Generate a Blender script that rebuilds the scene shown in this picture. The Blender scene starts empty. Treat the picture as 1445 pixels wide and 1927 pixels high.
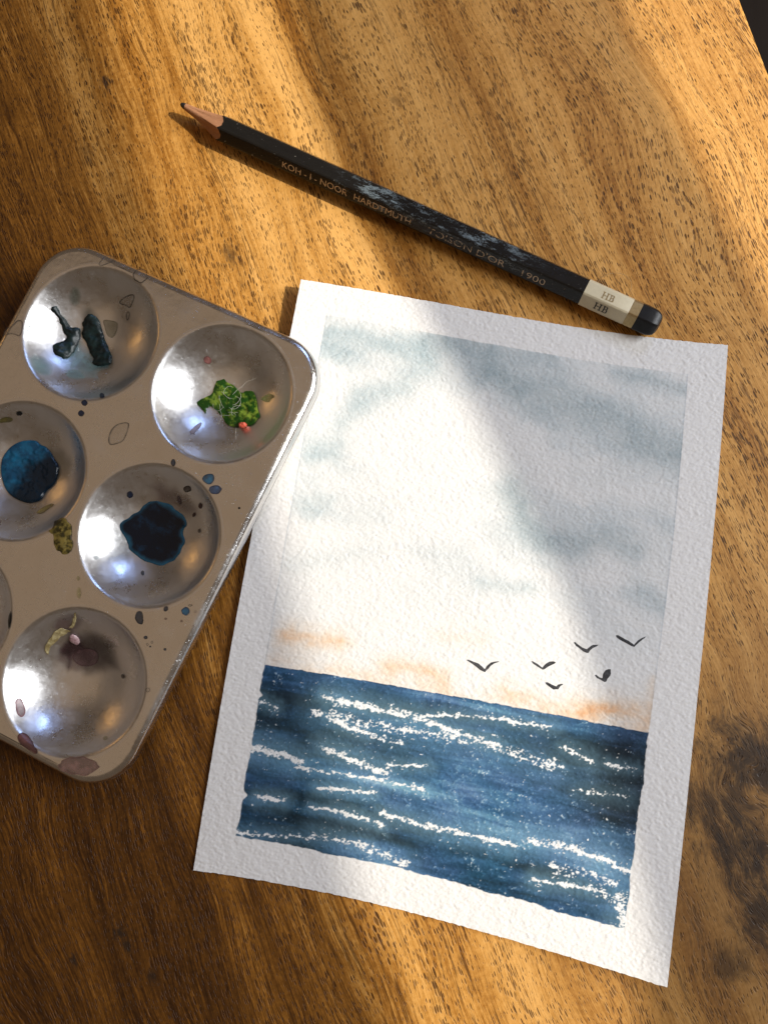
import bpy, bmesh, math, random
import numpy as np
from mathutils import Vector, Matrix
from mathutils.geometry import tessellate_polygon


WORLD_STRENGTH = 0.10
SUN_ENERGY = 820.0
WINDOW_ENERGY = 13.5
BLUE_ENERGY = 2.0
WARM_ENERGY = 0.14
CEILING_ENERGY = 1.9
# ------------------------------------------------------------------ camera, light, exposure
scene = bpy.context.scene
C = scene.collection
R = math.radians
MM = 0.001
random.seed(4)
rng = np.random.default_rng(11)

cam_data = bpy.data.cameras.new('camera')
cam = bpy.data.objects.new('camera', cam_data)
C.objects.link(cam)
cam.location = (14.75 * MM, -29.27 * MM, 229.0 * MM)
cam.rotation_euler = (0.1269, 0.0643, 0.0)
cam_data.sensor_fit = 'VERTICAL'
cam_data.sensor_height = 36.0
cam_data.lens = 1447.0 / 1927.0 * 36.0
cam_data.clip_start = 0.005
cam_data.clip_end = 50.0
scene.camera = cam

world = bpy.data.worlds.new('World')
scene.world = world
world.use_nodes = True
wbg = world.node_tree.nodes['Background']
wbg.inputs['Color'].default_value = (1.0, 0.70, 0.46, 1)      # warm light bounced around the room
wbg.inputs['Strength'].default_value = WORLD_STRENGTH

def lamp(name, kind, loc, target, energy, color, **kw):
    d = bpy.data.lights.new(name, kind)
    d.energy = energy
    d.color = color
    for k, v in kw.items():
        setattr(d, k, v)
    o = bpy.data.objects.new(name, d)
    C.objects.link(o)
    o.location = loc
    o.rotation_euler = (Vector(target) - Vector(loc)).to_track_quat('-Z', 'Y').to_euler()
    return o

# low sunlight that enters through the window on the right
SUN_EL = R(41.0)
SUN_DIST = 4.0
SUN_POS = Vector((SUN_DIST * math.cos(SUN_EL), 0.03, SUN_DIST * math.sin(SUN_EL)))
lamp('sunlight', 'SPOT', SUN_POS, (0.02, 0, 0), SUN_ENERGY, (1.0, 0.91, 0.76), shadow_soft_size=0.009,
     spot_size=R(24), spot_blend=0.05)
# soft daylight of the window itself, a patch of blue sky, and a warm lamp far to the left
lamp('window_daylight', 'AREA', (0.93, 0.10, 0.66), (0.0, -0.02, 0.0), WINDOW_ENERGY, (0.95, 0.97, 1.0),
     shape='RECTANGLE', size=0.62, size_y=0.52)
lamp('window_blue_sky', 'AREA', (0.40, 0.92, 0.80), (-0.05, 0.0, 0.0), BLUE_ENERGY, (0.35, 0.52, 1.0),
     shape='RECTANGLE', size=0.30, size_y=0.26)
lamp('warm_lamp', 'AREA', (-0.75, 0.30, 0.24), (-0.1, 0.0, 0.0), WARM_ENERGY, (1.0, 0.50, 0.14),
     shape='RECTANGLE', size=0.16, size_y=0.16)

# warm light coming back from the ceiling
lamp('ceiling_bounce', 'AREA', (-0.55, 0.05, 1.6), (-0.55, 0.05, 0.0), CEILING_ENERGY, (1.0, 0.70, 0.45),
     shape='RECTANGLE', size=1.9, size_y=1.7)

scene.view_settings.view_transform = 'Standard'
scene.view_settings.look = 'None'
scene.view_settings.exposure = 0.0
scene.view_settings.gamma = 1.0
scene.view_settings.use_curve_mapping = False
scene.render.film_transparent = False

# ------------------------------------------------------------------ measured outlines, millimetres
EDGE_TOP = [(-25.26, 71.83), (-9.39, 69.53), (6.31, 66.8), (25.86, 62.42), (46.37, 58.43), (62.18, 55.61), (86.4, 51.88), (103.14, 49.5)]
EDGE_RIGHT = [(76.04, -129.29), (79.3, -112.78), (84.22, -84.97), (88.67, -55.88), (93.43, -23.93), (98.49, 9.15), (100.99, 29.92), (103.14, 49.5)]
EDGE_BOTTOM = [(-54.78, -103.47), (-35.68, -105.75), (-18.66, -108.47), (-3.96, -111.14), (11.61, -114.11), (19.01, -115.83), (41.54, -121.14), (61.36, -125.9), (76.04, -129.29)]
EDGE_LEFT = [(-54.78, -103.47), (-51.01, -78.01), (-47.32, -52.93), (-44.84, -38.5), (-42.09, -21.52), (-38.66, -2.07), (-28.77, 52.97), (-25.26, 71.83)]
GREY = [([(39.88, 165.72), (55.9, 166.28), (78.24, 165.92)], 3.33, 0.55), ([(97.09, 165.07), (117.18, 163.07)], 3.33, 0.75), ([(47.96, 165.58), (59.91, 160.24), (74.84, 154.67), (90.8, 150.92), (105.02, 145.92), (116.42, 144.39)], 7.27, 0.75), ([(60.8, 159.57), (66.85, 155.67)], 5.15, 0.45), ([(103.68, 144.08), (115.95, 141.13)], 6.82, 0.55), ([(60.47, 168.02), (60.8, 159.57)], 3.79, 0.35), ([(79.34, 156.35), (101.42, 151.87)], 7.58, 0.3), ([(70.27, 123.16), (75.84, 115.37), (86.08, 111.86), (97.67, 114.95), (106.71, 113.5)], 5.15, 0.75), ([(70.91, 124.11), (75.14, 120.9)], 3.64, 0.35), ([(80.21, 110.65), (90.83, 109.64)], 3.94, 0.3), ([(109.33, 102.31), (114.64, 100.22)], 4.85, 0.5), ([(89.62, 133.49), (106.07, 134.8)], 4.55, 0.12), ([(60.28, 134.31), (76.38, 129.3)], 4.55, 0.1), ([(112.82, 126.36), (117.17, 111.46)], 4.55, 0.2)]
TEAL = [([(12.83, 163.35), (24.21, 162.78), (38.83, 162.1)], 5.15, 0.7), ([(12.28, 157.31), (18.86, 156.38)], 4.55, 0.55), ([(24.13, 144.11), (34.42, 149.37)], 4.85, 0.5), ([(13.06, 125.55), (19.18, 126.54)], 6.06, 0.6), ([(19.06, 136.53), (26.21, 141.12)], 4.85, 0.4), ([(14.44, 108.45), (20.23, 111.03)], 3.94, 0.35), ([(65.81, 94.02), (79.05, 96.08)], 3.33, 0.3), ([(14.26, 91.33), (34.73, 98.11)], 4.24, 0.16), ([(35.19, 154.59), (41.15, 157.43)], 4.55, 0.3)]
ORANGE = [([(15.78, 68.67), (29.99, 70.34)], 2.73, 0.85), ([(45.06, 65.92), (60.81, 65.74)], 2.58, 0.75), ([(77.22, 64.85), (84.6, 64.43)], 2.58, 0.8), ([(97.73, 63.99), (115.3, 66.89)], 3.64, 0.95), ([(11.71, 61.09), (40.46, 61.53)], 1.97, 0.45), ([(57.55, 77.99), (67.82, 79.46)], 3.33, 0.18), ([(40.58, 60.78), (84.76, 63.25)], 2.12, 0.3), ([(115.73, 76.19), (116.55, 64.51)], 1.52, 0.4), ([(86.17, 63.58), (114.85, 64.43)], 1.82, 0.55)]
FOAM = [([(28.41, 53.74), (41.76, 53.1), (55.22, 53.06), (65.86, 51.2), (76.97, 50.49)], 1.16, 1.0), ([(32.66, 53.6), (44.72, 53.4), (55.06, 54.1)], 1.3, 0.8), ([(50.8, 52.7), (60.82, 55.39), (75.25, 57.67), (91.08, 59.28)], 1.01, 0.75), ([(30.16, 48.48), (35.24, 46.83), (41.4, 45.77)], 1.16, 0.8), ([(27.33, 49.19), (42.43, 48.76), (61.68, 49.47), (76.32, 49.88), (92.45, 48.55)], 2.32, 0.42), ([(8.93, 50.49), (15.31, 48.67)], 0.87, 0.7), ([(11.35, 36.17), (17.45, 35.76), (24.43, 34.51)], 1.59, 1.0), ([(30.43, 39.29), (36.62, 38.06), (42.77, 36.89), (48.15, 35.77)], 1.59, 0.85), ([(47.81, 37.97), (59.28, 40.56)], 0.87, 0.75), ([(24.01, 32.46), (35.88, 33.19), (47.72, 33.71)], 0.72, 0.8), ([(30.71, 28.08), (45.34, 29.87)], 1.01, 1.0), ([(48.48, 33.58), (59.6, 33.39)], 0.87, 0.8), ([(14.66, 22.53), (21.35, 22.89)], 1.01, 0.9), ([(29.37, 22.4), (35.34, 22.36)], 0.72, 0.9), ([(35.3, 22.65), (45.06, 22.0), (49.57, 21.5)], 1.01, 0.9), ([(49.09, 24.68), (60.96, 24.16), (72.61, 24.37), (84.82, 24.88)], 1.16, 0.85), ([(87.4, 27.01), (97.98, 27.76), (107.9, 27.11), (116.11, 25.78)], 1.59, 0.75), ([(10.08, 11.91), (27.03, 13.57), (38.76, 14.69)], 0.87, 0.6), ([(31.28, 14.97), (46.16, 14.79)], 1.3, 0.75), ([(91.61, 17.03), (99.27, 17.85), (106.17, 18.62)], 1.01, 0.85), ([(106.14, 18.9), (114.93, 17.16)], 1.74, 0.45), ([(113.84, 18.24), (115.65, 11.21)], 1.74, 0.8), ([(94.66, 53.85), (102.04, 52.06)], 1.16, 0.6), ([(106.3, 52.19), (113.6, 52.73)], 0.72, 0.6), ([(98.82, 43.49), (112.81, 44.74)], 1.01, 0.4), ([(92.45, 48.55), (95.24, 49.23)], 0.87, 0.6), ([(47.76, 13.96), (56.84, 12.37)], 1.74, 0.4), ([(80.85, 48.72), (92.3, 49.71)], 1.16, 0.5), ([(41.4, 45.77), (51.96, 44.98)], 1.45, 0.4), ([(95.93, 21.78), (112.69, 22.08)], 2.03, 0.35)]
TONE = [((26.11, 56.74), 16.18, 3.68, -0.1), ((20.96, 51.16), 13.24, 4.41, 0.5), ((22.2, 43.63), 16.18, 6.62, 0.55), ((31.13, 25.44), 19.12, 3.68, 0.5), ((23.46, 17.25), 16.18, 3.68, 0.55), ((51.96, 44.98), 22.06, 5.88, -0.25), ((66.95, 33.35), 29.41, 7.35, -0.35), ((89.13, 30.08), 22.06, 4.41, -0.3), ((50.4, 55.39), 13.24, 2.06, 0.35), ((107.38, 55.09), 13.24, 7.35, 0.65), ((108.87, 42.34), 10.29, 6.62, 0.5), ((87.24, 44.31), 17.65, 3.68, -0.05), ((83.36, 19.85), 23.53, 3.68, 0.2), ((47.76, 13.96), 8.82, 3.68, -0.5), ((47.76, 33.42), 13.24, 2.94, -0.45), ((98.74, 11.22), 17.65, 4.41, 0.15), ((67.24, 11.28), 14.71, 2.94, 0.0), ((70.53, 59.93), 26.47, 1.47, -0.3), ((92.1, 62.69), 17.65, 1.47, -0.1), ((109.67, 24.06), 8.82, 4.41, -0.4), ((54.28, 49.32), 11.76, 2.94, -0.25), ((18.68, 9.7), 10.29, 1.76, 0.1), ((92.01, 19.29), 8.82, 1.76, 0.35), ((35.54, 35.41), 13.24, 2.94, 0.3), ((41.15, 18.47), 13.24, 2.06, 0.35)]
BIRDS = [[(65.4, 72.41), (65.9, 72.61), (67.44, 72.37), (68.77, 72.17), (70.03, 71.46), (70.71, 70.94), (71.24, 72.05), (72.09, 73.15), (73.3, 73.73), (74.37, 74.07), (74.15, 73.79), (72.96, 73.03), (72.22, 72.18), (71.63, 71.15), (71.16, 70.5), (70.92, 70.04), (70.47, 70.16), (69.44, 70.43), (68.03, 71.24), (66.65, 71.87)], [(82.92, 75.96), (83.33, 76.09), (84.63, 75.67), (86.14, 74.89), (86.91, 76.18), (87.87, 77.03), (88.9, 77.3), (89.6, 77.19), (89.2, 76.65), (88.42, 76.08), (87.45, 75.28), (86.78, 74.5), (86.3, 74.3), (84.95, 74.8), (83.6, 75.35)], [(93.64, 83.81), (94.04, 84.04), (94.96, 83.47), (96.09, 82.91), (97.39, 82.66), (98.13, 83.58), (98.9, 84.28), (99.93, 84.46), (100.42, 84.65), (99.98, 84.07), (99.0, 83.37), (98.26, 82.49), (97.97, 81.72), (97.51, 81.62), (96.42, 81.87), (95.51, 82.43), (94.38, 82.99)], [(104.67, 88.22), (105.19, 88.42), (106.73, 87.84), (108.26, 87.36), (109.82, 86.61), (110.72, 87.99), (111.75, 88.95), (112.85, 89.65), (112.49, 89.05), (111.81, 88.34), (110.99, 87.38), (110.18, 86.33), (109.97, 85.98), (109.03, 86.1), (107.5, 86.67), (105.97, 87.15), (104.93, 87.7)], [(87.42, 70.86), (87.98, 71.08), (89.3, 70.71), (90.52, 70.46), (90.95, 71.09), (91.67, 71.43), (92.32, 71.66), (92.19, 71.32), (91.62, 70.8), (91.12, 69.71), (90.62, 69.68), (89.89, 69.38), (88.77, 69.92), (87.72, 70.44)], [(100.31, 75.84), (100.7, 76.1), (101.6, 75.59), (102.46, 75.43), (102.52, 76.76), (103.03, 77.85), (103.81, 78.37), (104.39, 78.45), (104.57, 77.21), (104.44, 76.52), (103.9, 75.74), (103.6, 74.71), (103.11, 74.52), (102.1, 74.91), (101.02, 75.2)]]
BLOBS = {'green_black_a': [(-40.07, 48.72), (-39.08, 50.56), (-38.26, 50.12), (-37.49, 48.91), (-36.32, 48.55), (-34.66, 47.27), (-33.76, 46.56), (-32.05, 47.79), (-30.92, 47.32), (-30.05, 45.19), (-29.45, 42.53), (-29.25, 39.7), (-30.03, 36.46), (-31.86, 36.81), (-33.44, 36.79), (-34.69, 38.32), (-34.8, 39.83), (-34.09, 41.26), (-33.2, 42.33), (-33.66, 43.76), (-34.92, 44.19), (-35.31, 45.61), (-36.89, 46.38), (-37.29, 47.71), (-38.79, 47.94)], 'green_black_b': [(-31.92, 50.55), (-30.65, 53.29), (-28.78, 53.59), (-26.71, 52.14), (-25.09, 50.21), (-22.62, 47.34), (-19.05, 44.9), (-17.52, 43.23), (-17.38, 41.29), (-18.81, 40.24), (-21.68, 38.98), (-23.02, 39.58), (-23.33, 41.04), (-25.56, 42.54), (-27.99, 44.66), (-30.56, 46.39), (-30.46, 48.23)], 'leaf_green': [(13.81, 41.84), (15.11, 44.68), (16.93, 46.73), (16.22, 48.88), (16.27, 50.98), (17.98, 52.29), (19.42, 51.62), (21.52, 52.2), (23.5, 51.03), (24.85, 50.6), (26.0, 52.19), (27.84, 52.73), (29.57, 51.27), (31.84, 48.24), (34.45, 45.98), (33.27, 44.95), (33.29, 43.01), (29.84, 41.2), (27.35, 39.46), (23.84, 40.73), (20.88, 42.39), (18.55, 43.1), (17.0, 41.75), (18.46, 40.09), (16.4, 40.82)], 'blue': [(-32.72, -2.26), (-33.59, 0.84), (-32.95, 4.82), (-30.62, 8.12), (-26.5, 10.23), (-24.86, 9.38), (-23.21, 9.74), (-20.82, 8.92), (-18.94, 7.48), (-16.34, 6.27), (-15.25, 2.9), (-15.28, -0.23), (-16.71, -2.42), (-16.33, -5.48), (-18.17, -7.3), (-19.99, -8.4), (-24.69, -8.81), (-28.21, -7.58), (-31.19, -4.66)], 'navy': [(10.11, -1.57), (10.76, 0.01), (11.61, 1.23), (12.13, 3.03), (13.41, 4.44), (13.82, 6.29), (14.95, 8.48), (17.02, 9.77), (18.63, 9.8), (21.09, 10.64), (23.05, 9.55), (24.82, 9.6), (26.96, 8.84), (28.75, 7.1), (27.97, 5.42), (28.36, 3.94), (30.43, 2.35), (29.97, 0.63), (30.38, -1.25), (29.88, -4.24), (28.47, -5.43), (27.1, -7.7), (23.39, -7.85), (21.51, -8.37), (18.59, -7.86), (16.19, -7.27), (15.2, -6.06), (13.28, -4.31), (11.29, -3.26)], 'ochre_flake': [(-5.59, -12.25), (-4.02, -10.39), (-6.4, -8.93), (-4.73, -7.51), (-2.55, -6.34), (-0.96, -7.09), (0.62, -7.68), (1.4, -9.69), (3.15, -11.46), (3.74, -13.4), (3.43, -15.39), (2.07, -16.19), (0.72, -15.57), (-0.25, -15.81), (-2.26, -14.02), (-3.08, -11.81)], 'cream_flake': [(7.96, -42.67), (8.14, -40.35), (8.7, -37.99), (9.9, -35.93), (11.78, -35.79), (12.89, -35.72), (11.69, -36.81), (10.84, -38.34), (9.9, -40.43), (8.97, -42.21), (9.59, -45.66), (8.06, -44.49)], 'cream_fleck': [(11.93, -34.97), (12.48, -33.43), (12.48, -30.98), (13.16, -29.48), (13.53, -30.04), (13.25, -32.69), (12.98, -34.92)], 'plum_smear': [(10.9, -41.32), (11.56, -38.76), (12.18, -37.56), (13.77, -36.2), (15.42, -36.93), (18.56, -38.45), (17.85, -40.16), (15.87, -42.77), (16.64, -46.16), (16.55, -48.8), (14.8, -47.38), (13.84, -44.47), (12.05, -44.54), (10.43, -43.04)], 'pink_chip': [(12.44, -37.59), (13.74, -36.07), (15.69, -36.94), (15.65, -39.09), (13.88, -39.47)], 'red_fleck': [(28.39, 41.6), (29.52, 42.57), (31.11, 42.95), (31.59, 41.89), (30.72, 40.63), (29.32, 40.65)]}
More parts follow.
